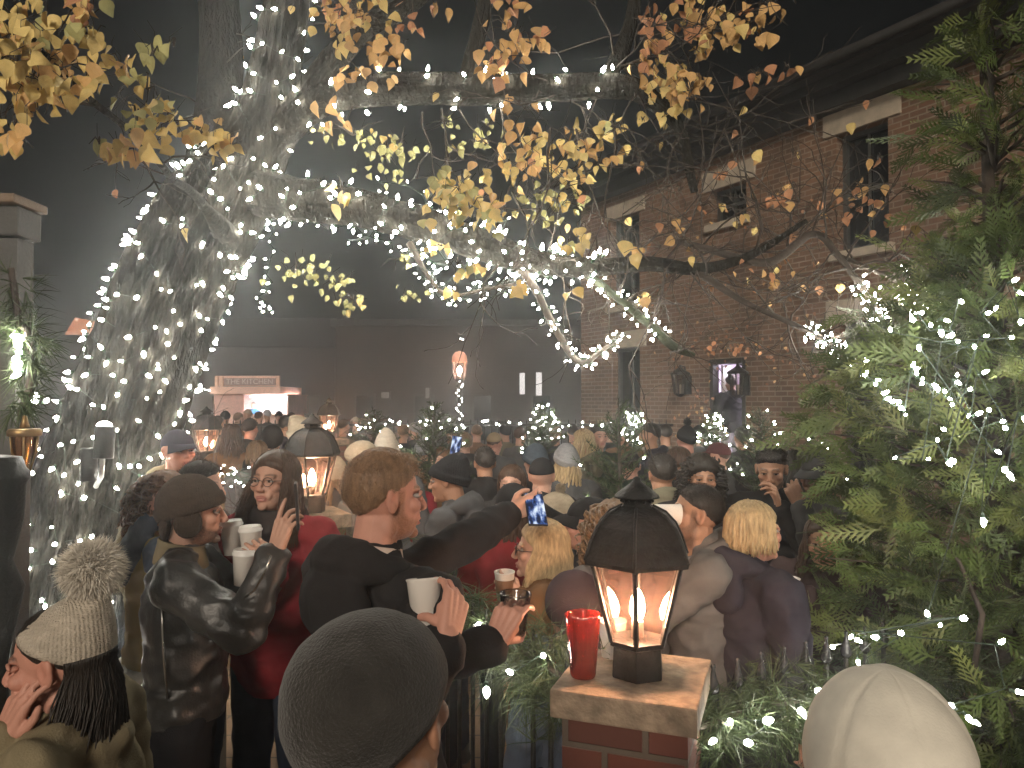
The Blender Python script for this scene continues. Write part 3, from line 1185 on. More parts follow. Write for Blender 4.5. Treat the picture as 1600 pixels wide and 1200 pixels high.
# ------------------------------------------------------------------ brick building on the right
WP = Vector((3.36, 11.5, 0)); WD = Vector((-.51, .86, 0)).normalized()
WN = Vector((-WD.y, WD.x, 0)); WN = WN if WN.dot(Vector((0, -1, 0))) > 0 else -WN
def wall_t(px):
    u = (px - 800) / F
    return (u * WP.y - WP.x) / (WD.x - u * WD.y)
def wall_z(px, py):
    t = wall_t(px); p = WP + WD * t
    return at(px, py, p.y).z
T1 = wall_t(908)
T0 = -9.0
bricks_wall = brick("house_brick", (.235, .132, .080), (.145, .088, .058), (.30, .25, .19))
bld = empty("brick_building", (WP.x, WP.y, 0), atan2(-WD.y, -WD.x))
tag(bld, "two storey red brick building with stone lintels and an open lit doorway on the right", "building")
# local frame of the building: x to the photo's right along the wall (from the door), y into the building, z up
def wl(px): return -wall_t(px)
XA, XB = -T1, -T0
ZT = 5.80
zf = gz(12)
def opening(px0, px1, pytop, pybot, pxr=None):
    a, b = wl(px0), wl(px1)
    m = (px0 + px1) / 2
    return (a, b, wall_z(px0, pybot) if pybot else None, wall_z(px0, pytop))
O_door = (wl(1110), wl(1165), .95, wall_z(1110, 562))
OPEN = [
    O_door,
    (wl(1310), wl(1392), wall_z(1310, 395), wall_z(1310, 212)),
    (wl(1113), wl(1168), wall_z(1113, 352), wall_z(1113, 299)),
    (wl(955), wl(1000), wall_z(955, 480), wall_z(955, 345)),
    (wl(957), wl(1000), wall_z(957, 735), wall_z(957, 545)),
    (wl(1312), wl(1398), .75, wall_z(1312, 505)),
]
def wall_panel():
    m = MB(); m.smooth = False
    xs = sorted(set([XA, XB] + [o[0] for o in OPEN] + [o[1] for o in OPEN]))
    zs = sorted(set([zf - .3, ZT] + [o[2] for o in OPEN] + [o[3] for o in OPEN]))
    for i in range(len(xs) - 1):
        for j in range(len(zs) - 1):
            cx, cz = (xs[i] + xs[i + 1]) / 2, (zs[j] + zs[j + 1]) / 2
            if any(o[0] < cx < o[1] and o[2] < cz < o[3] for o in OPEN):
                continue
            m.add([(xs[i], 0, zs[j]), (xs[i + 1], 0, zs[j]), (xs[i + 1], 0, zs[j + 1]), (xs[i], 0, zs[j + 1])], [(0, 1, 2, 3)])
    for a, b, z0, z1 in OPEN:
        d = .22 if (a, b) != O_door[:2] else .12
        m.add([(a, 0, z0), (a, 0, z1), (a, d, z1), (a, d, z0)], [(0, 1, 2, 3)])
        m.add([(b, 0, z0), (b, d, z0), (b, d, z1), (b, 0, z1)], [(0, 1, 2, 3)])
        m.add([(a, 0, z1), (b, 0, z1), (b, d, z1), (a, d, z1)], [(0, 1, 2, 3)])
        m.add([(a, 0, z0), (a, d, z0), (b, d, z0), (b, 0, z0)], [(0, 1, 2, 3)])
    # end wall and back
    m.add([(XA, 0, zf - .3), (XA, 0, ZT), (XA, 7, ZT), (XA, 7, zf - .3)], [(0, 1, 2, 3)])
    m.add([(XB, 0, zf - .3), (XB, 7, zf - .3), (XB, 7, ZT), (XB, 0, ZT)], [(0, 1, 2, 3)])
    m.add([(XA, 7, zf - .3), (XA, 7, ZT), (XB, 7, ZT), (XB, 7, zf - .3)], [(0, 1, 2, 3)])
    m.obj("wall", bricks_wall, bld)
wall_panel()
dark_wood = M("dark_painted_wood", (.035, .034, .032), rough=.6, var=.3)
cream = M("lintel_stone", (.40, .34, .26), rough=.85, var=.2, scale=8)
m = MB(); m.smooth = False
m.box(((XA + XB) / 2, -.10, ZT + .10), (XB - XA + .2, .24, .20))
m.box(((XA + XB) / 2, -.20, ZT + .27), (XB - XA + .3, .42, .13))
m.box(((XA + XB) / 2, -.30, ZT + .40), (XB - XA + .4, .60, .12))
m.obj("cornice", dark_wood, bld)
rf = MB(); rf.smooth = False
rf.add([(XA - .2, -.6, ZT + .47), (XB + .2, -.6, ZT + .47), (XB + .2, 3.5, ZT + 1.6), (XA - .2, 3.5, ZT + 1.6), (XA - .2, 7.3, ZT + .47), (XB + .2, 7.3, ZT + .47)],
       [(0, 1, 2, 3), (3, 2, 5, 4), (0, 3, 4), (1, 5, 2)])
rf.obj("roof", M("roof_slate", (.03, .03, .032), rough=.9), bld)
gt = MB(); gt.tube([(XA - .2, -.66, ZT + .42), (XB + .2, -.66, ZT + .42)], .06, 10); gt.obj("gutter", dark_wood, bld)
pane = M("dark_window_glass", (.008, .009, .010), rough=.06, var=.1, bump=0, spec=.6)
for i, (a, b, z0, z1) in enumerate(OPEN):
    if i == 0: continue
    w = MB(); w.smooth = False
    cx, cz, W_, H_ = (a + b) / 2, (z0 + z1) / 2, b - a, z1 - z0
    fw = .06
    for dx in (a + fw / 2, b - fw / 2): w.box((dx, .17, cz), (fw, .07, H_))
    for dz in (z0 + fw / 2, z1 - fw / 2): w.box((cx, .17, dz), (W_ - 2 * fw, .07, fw))
    w.box((cx, .165, cz), (W_ - 2 * fw, .05, .05))
    w.box((cx, .175, cz), (.03, .03, H_ - 2 * fw))
    wo = w.obj("window", M("window_frame_paint", (.05, .05, .045), rough=.6), bld)
    p = MB(); p.smooth = False
    p.box((cx, .205, cz), (W_ - .02, .012, H_ - .02)); p.obj("pane", pane, wo)
    l = MB(); l.smooth = False
    lo, hi = (.18, .30) if i != 3 else (.15, .25)
    l.box((cx, -.008, z1 + hi / 2 + .0), (W_ + 2 * lo, .05, hi - .004), bev=.008)
    l.obj("lintel", cream, wo)
    if i in (1, 2, 3):
        s_ = MB(); s_.smooth = False
        s_.box((cx, -.03, z0 - .06), (W_ + .16, .12, .11), bev=.006); s_.obj("sill", cream, wo)
# the open doorway: a lit room behind
a, b, z0, z1 = O_door
dr = MB(); dr.smooth = False
dr.box((a + .035, .05, (z0 + z1) / 2), (.07, .13, z1 - z0)); dr.box((b - .03, .05, (z0 + z1) / 2), (.06, .13, z1 - z0))
dr.box(((a + b) / 2, .05, z1 - .04), (b - a - .13, .13, .08))
do = dr.obj("door_frame", dark_wood, bld)
dp = MB(); dp.smooth = False
dp.box((a + .10, .24, (z0 + z1) / 2 - .04), (.045, .16, z1 - z0 - .1))
dp.obj("door", M("white_door_paint", (.65, .62, .62), rough=.5), bld)
rm = MB(); rm.smooth = False
x0, x1, y0, y1, h0, h1 = a - 1.6, b + .9, .14, 2.6, z0, z1 + .3
rm.add([(x0, y0, h0), (x1, y0, h0), (x1, y1, h0), (x0, y1, h0), (x0, y0, h1), (x1, y0, h1), (x1, y1, h1), (x0, y1, h1)],
       [(0, 1, 2, 3), (4, 7, 6, 5), (3, 2, 6, 7), (0, 3, 7, 4), (1, 5, 6, 2)])
rm.obj("hallway", M("hall_paint", (.62, .54, .66), rough=.8, var=.05), bld)
cl = MB(); cl.smooth = False
cl.box(((a + b) / 2, 1.3, z1 + .24), (.5, .5, .06)); cl.obj("ceiling_light", emis("hall_lamp", (.95, .88, 1.0), 190), bld)
st = MB(); st.smooth = False
for k in range(5):
    st.box(((a + b) / 2 + .1, -.35 - .15 * k, (zf - .3 + .95 - .19 * k) / 2), (1.7, .7 + .3 * k - (.002 * k), .95 - .19 * k - zf + .3 - .002))
tag(st.obj("stoop", M("stoop_stone", (.2, .18, .16))), "stone stoop with steps below the open lit doorway", "steps")
so_ = bpy.data.objects["stoop"]; so_.matrix_world = bld.matrix_world.copy() if False else (Matrix.Translation((WP.x, WP.y, 0)) @ Matrix.Rotation(atan2(-WD.y, -WD.x), 4, 'Z'))
BW = Matrix.Translation((WP.x, WP.y, 0)) @ Matrix.Rotation(atan2(-WD.y, -WD.x), 4, 'Z')
black_iron = M("black_iron", (.018, .017, .016), rough=.5, var=.4, scale=25, bump=.4, bscale=80, spec=.3)
GL_UNLIT = glass("lantern_glass_unlit", (.75, .72, .68), .10)
def wall_lantern(px, py, label):
    x, z = wl(px), wall_z(px, py)
    root = empty("wall_lantern"); root.matrix_world = BW @ Matrix.Translation((x, -.20, z))
    tag(root, label, "lantern", "unlit lanterns beside the doorway")
    m = MB()
    m.lathe([(.0, .33), (.02, .33), (.03, .29), (.06, .26), (.16, .20), (.17, .17), (.0, .17)], seg=6)
    m.lathe([(.0, -.19), (.03, -.19), (.09, -.15), (.095, -.14), (.0, -.14)], seg=6)
    for k in range(6):
        an = 2 * pi * k / 6
        m.tube([(.095 * cos(an), .095 * sin(an), -.15), (.145 * cos(an), .145 * sin(an), .18)], .009, 5)
    m.tube([(0, .20, .02), (0, .14, .12), (0, .10, .30), (0, 0, .32)], .014, 6)
    m.box((0, .185, .0), (.12, .02, .3))
    m.obj("lantern_frame", black_iron, root, smooth=False)
    g = MB(); g.lathe([(.085, -.14), (.135, .17)], seg=6, closed=False); g.obj("glass", GL_UNLIT, root, smooth=False)
    b_ = MB(); b_.lathe([(.0, -.14), (.015, -.14), (.015, .0), (.0, .02)], seg=10); b_.obj("candle", M("candle_sleeve", (.5, .45, .38)), root)
wall_lantern(1077, 602, "unlit black wall lantern on the brick left of the lit doorway")
wall_lantern(1168, 602, "unlit black wall lantern on the brick right of the lit doorway")
sp = MB(); sp.lathe([(.0, -.10), (.07, -.10), (.09, .0), (.05, .12), (.0, .13)], seg=16, M4=Matrix.Rotation(radians(60), 4, 'X')); sp.tube([(0, .0, 0), (0, .16, .05)], .02, 8)
o = sp.obj("floodlight", black_iron); o.matrix_world = BW @ Matrix.Translation((wl(1407), -.18, wall_z(1407, 570)))
tag(o, "small black unlit floodlight fixed to the brick behind the tall evergreen", "floodlight")
cn = MB(); cn.tube([BW @ V(wl(1000) + .1, -.03, 0), BW @ V(wl(1000) + .1, -.03, 5.6)], .018, 6)

# ------------------------------------------------------------------ far side of the street
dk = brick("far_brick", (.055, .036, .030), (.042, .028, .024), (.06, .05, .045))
def far_building(x0, x1, y, h, label, roofc=(.03, .028, .03), lit=(), gable=0, depth=8, wallm=None):
    root = empty("far_building", ((x0 + x1) / 2, y, gz(20) - .12))
    tag(root, label, "building")
    w, d = x1 - x0, depth
    m = MB(); m.smooth = False
    m.box((0, d / 2, h / 2), (w, d, h)); m.obj("wall", wallm or dk, root)
    r = MB(); r.smooth = False
    if gable:
        r.add([(-w / 2 - .3, -.3, h), (w / 2 + .3, -.3, h), (w / 2 + .3, d + .3, h), (-w / 2 - .3, d + .3, h), (-w / 2 - .3, d / 2, h + gable), (w / 2 + .3, d / 2, h + gable)],
              [(0, 1, 5, 4), (2, 3, 4, 5), (0, 4, 3), (1, 2, 5), (0, 3, 2, 1)])
    else:
        r.box((0, d / 2, h + .15), (w + .5, d + .5, .3))
    r.obj("roof", M("far_roof_%d" % len(lit), roofc), root)
    n = max(2, int(w / 2.6))
    for fl in range(int(h / 3.2)):
        for k in range(n):
            x = -w / 2 + w * (k + .5) / n
            f = MB(); f.smooth = False
            f.box((x, -.02, 1.9 + fl * 3.2), (1.05, .10, 1.65)); wo = f.obj("window", M("far_window_trim", (.06, .055, .05)), root)
            p = MB(); p.smooth = False
            p.box((x, -.065, 1.9 + fl * 3.2), (.85, .02, 1.45)); p.obj("pane", pane, wo)
    for (px, py0, py1, pw, e) in lit:
        A = at(px, py0, y - .1); B = at(px, py1, y - .1)
        f = MB(); f.smooth = False
        c = (A + B) / 2 - root.location
        f.box((c.x, -.10, c.z), (pw * (y / F) + .14, .08, A.z - B.z + .14)); wo = f.obj("window", M("far_window_trim", (.06, .055, .05)), root)
        p = MB(); p.smooth = False
        p.box((c.x, -.145, c.z), (pw * (y / F), .02, A.z - B.z)); p.obj("lit_pane", e, wo)
    return root
lit_w = emis("lit_window_pale", (1, .93, .88), .9)
lit_d = emis("lit_window_dim", (1, .85, .7), .12)
lit_o = emis("lit_gable_orange", (1, .42, .22), .55)
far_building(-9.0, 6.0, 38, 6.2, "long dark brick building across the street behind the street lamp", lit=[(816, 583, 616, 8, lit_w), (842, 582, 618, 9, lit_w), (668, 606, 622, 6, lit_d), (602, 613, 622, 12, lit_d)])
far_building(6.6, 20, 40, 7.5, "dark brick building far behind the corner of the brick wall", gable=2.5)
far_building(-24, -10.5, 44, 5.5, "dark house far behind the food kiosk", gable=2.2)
g = MB(); g.smooth = False
p0, p1, p2, p3 = at(98, 528, 34), at(134, 528, 34), at(117, 496, 34), at(117, 515, 34)
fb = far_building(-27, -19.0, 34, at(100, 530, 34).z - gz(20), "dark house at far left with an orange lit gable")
g.add([p0 - fb.location, p1 - fb.location, p2 - fb.location, p0 - fb.location + V(0, 2, 0), p1 - fb.location + V(0, 2, 0), p2 - fb.location + V(0, 2, 0)], [(0, 1, 2), (3, 5, 4), (0, 2, 5, 3), (1, 4, 5, 2), (0, 3, 4, 1)])
g.obj("lit_gable", lit_o, fb)

def car(loc, rz, label, paint):
    root = empty("parked_car", loc, rz); tag(root, label, "car")
    m = MB()
    prof = [(-2.25, .45), (-2.3, .75), (-2.2, 1.0), (-1.25, 1.08), (1.3, 1.12), (2.15, 1.05), (2.25, .8), (2.2, .45)]
    def ext(prof, w, wt=None):
        n = len(prof); vs = []
        for sx in (-1, 1):
            for (y, z) in prof: vs.append((sx * w * (1 - .06 * max(0, z - .9)), y, z))
        fs = [tuple(range(n)), tuple(range(2 * n - 1, n - 1, -1))] + [(i, i + n, (i + 1) % n + n, (i + 1) % n) for i in range(n)]
        return vs, fs
    m.add(*ext(prof, .92)); b_ = m.obj("body", paint, root, smooth=False, sharp=30)
    m = MB(); m.add(*ext([(-1.2, 1.06), (-.55, 1.62), (.2, 1.70), (1.3, 1.66), (1.95, 1.10)], .80)); m.obj("cabin", paint, root, smooth=False)
    m = MB(); m.add(*ext([(-1.08, 1.10), (-.52, 1.56), (1.25, 1.60), (1.75, 1.12)], .815)); m.obj("window", pane, root, smooth=False)
    m = MB(); m.add([(-.66, -1.17, 1.12), (.66, -1.17, 1.12), (.6, -.62, 1.585), (-.6, -.62, 1.585)], [(0, 1, 2, 3)]); m.obj("windscreen", pane, root, smooth=False)
    for x in (-.86, .86):
        for y in (-1.4, 1.4):
            w = MB(); w.lathe([(.0, -.1), (.30, -.1), (.34, -.06), (.34, .06), (.30, .1), (.0, .1)], (x, y, .34), 20, Matrix.Rotation(pi / 2, 4, 'Y')); w.obj("wheel", M("tyre", (.015, .015, .015)), root)
    for x in (-.65, .65):
        h = MB(); h.ell((x, -2.24, .8), (.16, .05, .09)); h.obj("headlight", M("headlight_glass", (.5, .5, .5), rough=.1), root)
car((at(745, 640, 25).x, 25, gz(20) - .12), radians(-72), "dark parked car with a pale roof edge across the street by the street lamp", M("car_paint_dark", (.05, .05, .055), rough=.25, bump=0))
car((at(560, 640, 30).x, 30, gz(20) - .12), radians(-85), "dark red parked car across the street left of the little potted tree", M("car_paint_red", (.12, .03, .025), rough=.25, bump=0))

# ------------------------------------------------------------------ food kiosk
kd = 26.0
kx0, kx1 = at(330, 600, kd).x, at(450, 600, kd).x
kz = gz(20) - .12
kroot = empty("food_kiosk", ((kx0 + kx1) / 2, kd, kz)); tag(kroot, "orange lit wooden food kiosk with a sign board and bright white serving window", "kiosk")
kp = M("kiosk_paint", (.86, .56, .44), rough=.7, var=.12, scale=4)
kw = kx1 - kx0
def kpart(name, px0, px1, py0, py1, dy, dep, mat, parent=None, bev=.01):
    A, B = at(px0, py0, kd), at(px1, py1, kd)
    m = MB(); m.smooth = False
    c = (A + B) / 2 - kroot.location
    m.box((c.x, dy + dep / 2, c.z), (B.x - A.x, dep, A.z - B.z), bev=bev)
    return m.obj(name, mat, parent or kroot)
zb = at(0, 645, kd).z
ktop = kpart("fascia", 330, 440, 604, 616, -.12, 2.6, kp)
kpart("parapet", 336, 436, 587, 603, .02, .12, kp)
for px in (336, 344, 432): kpart("pilaster", px, px + 5, 588, 604, -.04, .05, M("kiosk_trim", (.80, .50, .36)))
sg = kpart("sign_board", 350, 431, 591, 602, -.02, .035, M("sign_brown", (.36, .24, .21)))
fc = bpy.data.curves.new("kiosk_sign_text", 'FONT'); fc.body = "THE KITCHEN"; fc.size = .26; fc.align_x = 'CENTER'; fc.align_y = 'CENTER'; fc.extrude = .006
fo = bpy.data.objects.new("sign_lettering", fc); COL.objects.link(fo)
dg = bpy.context.evaluated_depsgraph_get(); fm_ = bpy.data.meshes.new_from_object(fo.evaluated_get(dg)); bpy.data.objects.remove(fo)
c = (at(350, 591, kd) + at(431, 602, kd)) / 2 - kroot.location
lo = link("sign_lettering", fm_, sg); fm_.materials.clear(); fm_.materials.append(M("sign_letter_cream", (.7, .62, .58)))
lo.matrix_local = Matrix.Translation((c.x, -.032, c.z)) @ Matrix.Rotation(pi / 2, 4, 'X')
kpart("front_panel", 334, 381, 616, 648, 0, .06, M("kiosk_panel", (.66, .40, .34), rough=.7))
m = MB(); m.smooth = False
A, B = at(334, 648, kd), at(444, 676, kd)
c = (A + B) / 2 - kroot.location
hb_ = A.z - kz
m.box((c.x, 1.25, (hb_) / 2), (B.x - A.x, 2.5, hb_)); m.obj("counter_base", kp, kroot)
m = MB(); m.smooth = False
m.box((kw / 2 - .02, 1.25, (hb_ + at(0, 616, kd).z - kz) / 2), (.06, 2.4, at(0, 616, kd).z - kz - hb_))
m.obj("side_wall", kp, kroot)
m = MB(); m.smooth = False
m.box((-kw / 2 + .12, 1.25, (hb_ + at(0, 616, kd).z - kz) / 2), (.06, 2.4, at(0, 616, kd).z - kz - hb_)); m.obj("side_wall", kp, kroot)
m = MB(); m.smooth = False
A, B = at(382, 617, kd), at(444, 648, kd); c = (A + B) / 2 - kroot.location
m.box((0, 2.42, c.z), (kw - .4, .05, A.z - B.z)); m.obj("back_wall", M("kiosk_white", (.8, .8, .82)), kroot)
m = MB(); m.smooth = False
m.box((c.x, 1.2, A.z - kroot.location.z - .06), (B.x - A.x - .1, 1.6, .05)); m.obj("strip_light", emis("kiosk_lamp", (.95, .95, 1.0), 22), kroot)
m = MB(); m.smooth = False
m.box((c.x + .45, 1.4, c.z - .05), (.45, .5, .62), bev=.03); m.obj("fridge", M("kiosk_white", (.8, .8, .82)), kroot)
ks = kpart("shelf", 380, 446, 647, 650, -.25, .3, M("kiosk_trim", (.80, .50, .36)))

# ------------------------------------------------------------------ street lamp across the way
EMB = emis("bulb_glow", (1.0, .955, .84), 88)
sock = M("bulb_socket", (.02, .045, .025), rough=.6, bump=0)
wirem = M("green_wire", (.015, .03, .018), rough=.6, bump=0)
EMW = emis("lantern_filament", (1.0, .60, .36), 400)
GLASS = glass("lantern_glass", (.96, .84, .78), .07, .02, .018, (.95, .55, .46))
lx = at(718, 600, 20); 
lroot = empty("street_lamp", (lx.x, 20, gz(20))); tag(lroot, "black street lamp with a glowing globe lantern and lights wound round its post", "street lamp")
z555, z592 = at(718, 553, 20).z - gz(20), at(718, 592, 20).z - gz(20)
m = MB(); m.lathe([(.0, 0), (.22, 0), (.22, .2), (.14, .35), (.10, .7), (.06, .9), (.05, z592 - .25), (.09, z592 - .2), (.05, z592 - .12), (.16, z592), (.0, z592)], seg=16); m.obj("post", black_iron, lroot)
m = MB(); m.lathe([(.195, z592 + .45), (.21, z592 + .47), (.19, z592 + .62), (.12, z592 + .72), (.0, z592 + .75)], seg=20, closed=False); m.obj("lamp_hood", M("lamp_hood_copper_glow", (.7, .36, .25), rough=.5, emit=(1, .42, .25), estr=.35), lroot)  # copper hood with the lamplight on it painted in as emission
m = MB(); m.lathe([(.15, z592 + .01), (.19, z592 + .2), (.19, z592 + .45)], seg=20, closed=False); m.obj("globe", GLASS, lroot)
m = MB()
for k in range(6):
    an = 2 * pi * k / 6
    m.tube([(.155 * cos(an), .155 * sin(an), z592), (.2 * cos(an), .2 * sin(an), z592 + .46)], .011, 5)
m.obj("cage", black_iron, lroot)
m = MB(); m.ell((0, 0, z592 + .24), (.06, .06, .10)); m.obj("lamp_bulb", emis("street_lamp_bulb", (1, .84, .70), 170), lroot)
# ------------------------------------------------------------------ light strings
def bulb_mesh(name, k, seg):
    m = MB()
    m.cur = 1
    m.lathe([(.0, -.016), (.0045, -.016), (.0055, -.002), (.0, -.002)], seg=seg)
    m.cur = 0
    m.lathe([(.0052, -.001), (.0068, .005), (.0050, .014), (.0012, .021)], seg=seg)
    m.v = [tuple(q * k for q in v) for v in m.v]
    return m.mesh(name, [EMB, sock])
BULB = {1: bulb_mesh("bulb", 1.38, 8), 2: bulb_mesh("bulb", .78, 6), 3: bulb_mesh("bulb", 1.05, 5), 4: bulb_mesh("bulb", 1.9, 5)}
NB = [0]
def string_lights(label, pts, dirs, lod=1, group=None, wire=True, wr=.0022, jit=.5):
    """one string: a wire through pts and a bulb at each, pointing roughly along dirs"""
    r_ = random.Random(len(label) * 7 + len(pts))
    pts = [Vector(p) for p in pts][:100]
    root = empty("string_lights", pts[0])
    tag(root, label, "string lights", group)
    o = pts[0]
    if wire:
        w = MB()
        w.tube([p - o - d * .012 for p, d in zip(pts, dirs)], wr, 4)
        w.obj("wire", wirem, root)
    first = None
    for p, d in zip(pts, dirs):
        dd = (Vector(d) + Vector((r_.gauss(0, jit), r_.gauss(0, jit), r_.gauss(-.1, jit)))).normalized()
        b = bpy.data.objects.new("bulb", BULB[lod]) if first is None else first.copy()
        first = first or b
        COL.objects.link(b)
        b.parent = root
        b.matrix_local = Matrix.Translation(p - o + dd * .004) @ dd.to_track_quat('Z', 'Y').to_matrix().to_4x4() @ Matrix.Scale(r_.uniform(.72, 1.22), 4)
        NB[0] += 1
    return root

def helix(path, n, turns, out=.012, jit=.02, seed=1, a0=0.0):
    """n points wound round a limb; path rows x y z r"""
    r_ = random.Random(seed)
    P = spline(path, 120)
    pts, dirs = [], []
    for i in range(n):
        t = min(max((i + r_.uniform(-.35, .35)) / (n - 1), 0), 1)
        q = P[int(t * 119)]
        q2 = P[min(int(t * 119) + 1, 119)]
        q1 = P[max(int(t * 119) - 1, 0)]
        T = Vector((q2 - q1)[:3]).normalized()
        a = T.cross(Vector((0, 1, 0)))
        if a.length < .1: a = T.cross(Vector((1, 0, 0)))
        a.normalize(); b = a.cross(T).normalized()
        an = a0 + 2 * pi * turns * t + r_.uniform(-.25, .25)
        d = a * cos(an) + b * sin(an)
        pts.append(Vector(q[:3]) + d * (q[3] + out) + T * r_.gauss(0, jit))
        dirs.append(d)
    return pts, dirs

def pp(rows):
    return [(*at(a, b, d), r) for a, b, d, r in rows]

# ------------------------------------------------------------------ the big tree
bark = M("bark", (.023, .021, .016), rough=.95, var=.45, scale=16, bump=1.0, bscale=45, bdist=.03, stretch=(1, 1, .28), spec=.15)
barkt = M("twig_bark", (.062, .050, .040), rough=.9, var=.35, scale=14, bump=.5, bscale=60)
barkm = M("mossy_bark", (.030, .036, .018), rough=.95, var=.4, scale=14, bump=.6, bscale=60)
def bark_tube(m, rows, nseg, nlen, amp, ridges=5.0, seed=0.0):
    P = spline(rows, nlen)
    vs, fs = [], []
    up = Vector((0, 1, 0))
    sl_ = 0.0
    for i in range(nlen):
        p = Vector(P[i][:3]); r = P[i][3]
        T = Vector((P[min(i + 1, nlen - 1)] - P[max(i - 1, 0)])[:3])
        if i: sl_ += (p - Vector(P[i - 1][:3])).length
        T.normalize()
        a = T.cross(up).normalized(); b = a.cross(T).normalized(); up = b.copy() if abs(b.dot(Vector((0, 1, 0)))) > .0 else up
        up = Vector((0, 1, 0)) if abs(T.y) < .8 else Vector((1, 0, 0))
        a = T.cross(up).normalized(); b = a.cross(T).normalized()
        for k in range(nseg):
            an = 2 * pi * k / nseg
            d = a * cos(an) + b * sin(an)
            q = Vector((cos(an) * ridges + seed, sin(an) * ridges, sl_ * 1.6))
            n1 = mn.noise(q + Vector((0, 0, .3 * mn.noise(q * .5))))
            n2 = mn.noise(q * 2.7 + Vector((5, 1, sl_ * 1.5)))
            n3 = mn.noise(Vector((cos(an) * 1.2 + seed, sin(an) * 1.2, sl_ * .8)))
            dr = amp * min(1.0, r / .06) * (1.6 * (.35 - abs(n1)) + .5 * n2) + r * .10 * n3
            vs.append(p + d * (r + dr))
    for i in range(nlen - 1):
        for k in range(nseg):
            k2 = (k + 1) % nseg
            fs.append((i * nseg + k, i * nseg + k2, (i + 1) * nseg + k2, (i + 1) * nseg + k))
    fs.append(tuple((nlen - 1) * nseg + k for k in range(nseg)))
    m.add(vs, fs)

tb = at(40, 1180, 4.5)
tree = empty("shade_tree", (tb.x, 4.5, gz(4.5)))
tag(tree, "big leaning tree with rough bark wrapped in white lights and its last yellow leaves", "tree")
TO = tree.location
def loc(rows): return [(a - TO.x, b - TO.y, c - TO.z, r) for a, b, c, r in rows]
TRUNK = pp([(30, 1230, 4.5, .46), (75, 1060, 4.5, .40), (125, 880, 4.5, .36), (180, 700, 4.48, .325), (240, 520, 4.45, .30), (300, 390, 4.42, .285), (345, 310, 4.4, .26), (385, 240, 4.4, .20)])
STEM = pp([(335, 330, 4.4, .24), (375, 270, 4.4, .21), (410, 200, 4.4, .17), (430, 110, 4.42, .135), (446, 10, 4.45, .125), (458, -120, 4.5, .115)])
STEM2 = pp([(320, 330, 4.65, .20), (338, 230, 4.9, .16), (346, 120, 5.1, .14), (342, 0, 5.3, .13), (335, -140, 5.5, .12)])
m = MB()
bark_tube(m, loc(TRUNK), 190, 360, .046, 7.5)
bark_tube(m, loc(STEM), 110, 180, .024, 4.6, 3.0)
bark_tube(m, loc(STEM2), 64, 100, .016, 4.0, 9.0)
m.obj("trunk", bark, tree)
LIMB_U = pp([(440, 205, 4.35, .10), (500, 158, 4.25, .088), (600, 140, 4.15, .085), (720, 140, 4.0, .078), (840, 138, 3.9, .066), (960, 134, 3.8, .056), (1010, 150, 3.75, .045), (1060, 200, 3.7, .03), (1085, 300, 3.7, .018)])
LIMB_L = pp([(400, 300, 4.35, .14), (470, 312, 4.25, .115), (560, 325, 4.15, .10), (650, 348, 4.0, .088), (740, 378, 3.9, .078), (830, 408, 3.8, .06), (920, 418, 3.7, .044), (1010, 412, 3.65, .034), (1090, 420, 3.6, .026), (1170, 400, 3.6, .018), (1260, 345, 3.6, .010)])
LIMB_R = pp([(425, 230, 4.4, .10), (470, 165, 4.3, .082), (520, 95, 4.2, .07), (570, 45, 4.1, .055), (640, 5, 4.0, .045), (720, -60, 3.9, .035)])
UP1 = pp([(728, 140, 4.0, .05), (738, 90, 4.0, .042), (755, 20, 4.05, .038), (770, -60, 4.1, .034)])
UP2 = pp([(940, 140, 3.82, .05), (962, 100, 3.9, .042), (985, 40, 4.0, .036), (1000, -60, 4.1, .03)])
NEAR = pp([(356, 372, 4.30, .085), (338, 346, 4.12, .050), (322, 326, 3.95, .028), (300, 300, 3.7, .021), (272, 281, 3.4, .017), (250, 255, 3.2, .015), (222, 222, 2.95, .014), (185, 190, 2.7, .012), (110, 130, 2.4, .013), (50, 60, 2.25, .010), (-30, -20, 2.2, .008)])
TIP1 = pp([(800, 400, 3.8, .028), (835, 450, 3.75, .020), (868, 515, 3.7, .017), (905, 566, 3.65, .014), (940, 548, 3.65, .010), (975, 520, 3.65, .007)])
TIP2 = pp([(850, 405, 3.8, .028), (910, 425, 3.75, .020), (965, 465, 3.7, .018), (1012, 505, 3.65, .020), (1050, 540, 3.6, .022), (1085, 556, 3.6, .012)])
TIP3 = pp([(640, 380, 3.95, .02), (668, 430, 3.9, .012), (700, 462, 3.9, .010), (760, 452, 3.85, .009), (830, 440, 3.8, .009)])
TIP4 = pp([(1040, 372, 3.7, .012), (1110, 390, 3.65, .018), (1200, 410, 3.6, .020), (1270, 366, 3.55, .018), (1310, 400, 3.5, .016), (1350, 455, 3.5, .013), (1378, 500, 3.5, .009)])
TIP5 = pp([(1090, 425, 3.6, .020), (1160, 470, 3.55, .014), (1225, 500, 3.5, .012), (1268, 520, 3.5, .012), (1312, 546, 3.5, .012), (1355, 580, 3.5, .008)])
TIP6 = pp([(1300, 395, 3.52, .010), (1360, 420, 3.5, .010), (1418, 450, 3.5, .009), (1450, 495, 3.5, .007)])
for rows, nm_, sd in ((LIMB_U, "limb", 1), (LIMB_L, "limb", 2), (LIMB_R, "limb", 3), (UP1, "limb", 4), (UP2, "limb", 5)):
    m = MB(); bark_tube(m, loc(rows), 56, 170, .013, 3.4, sd * 5.0); m.obj(nm_, bark, tree)
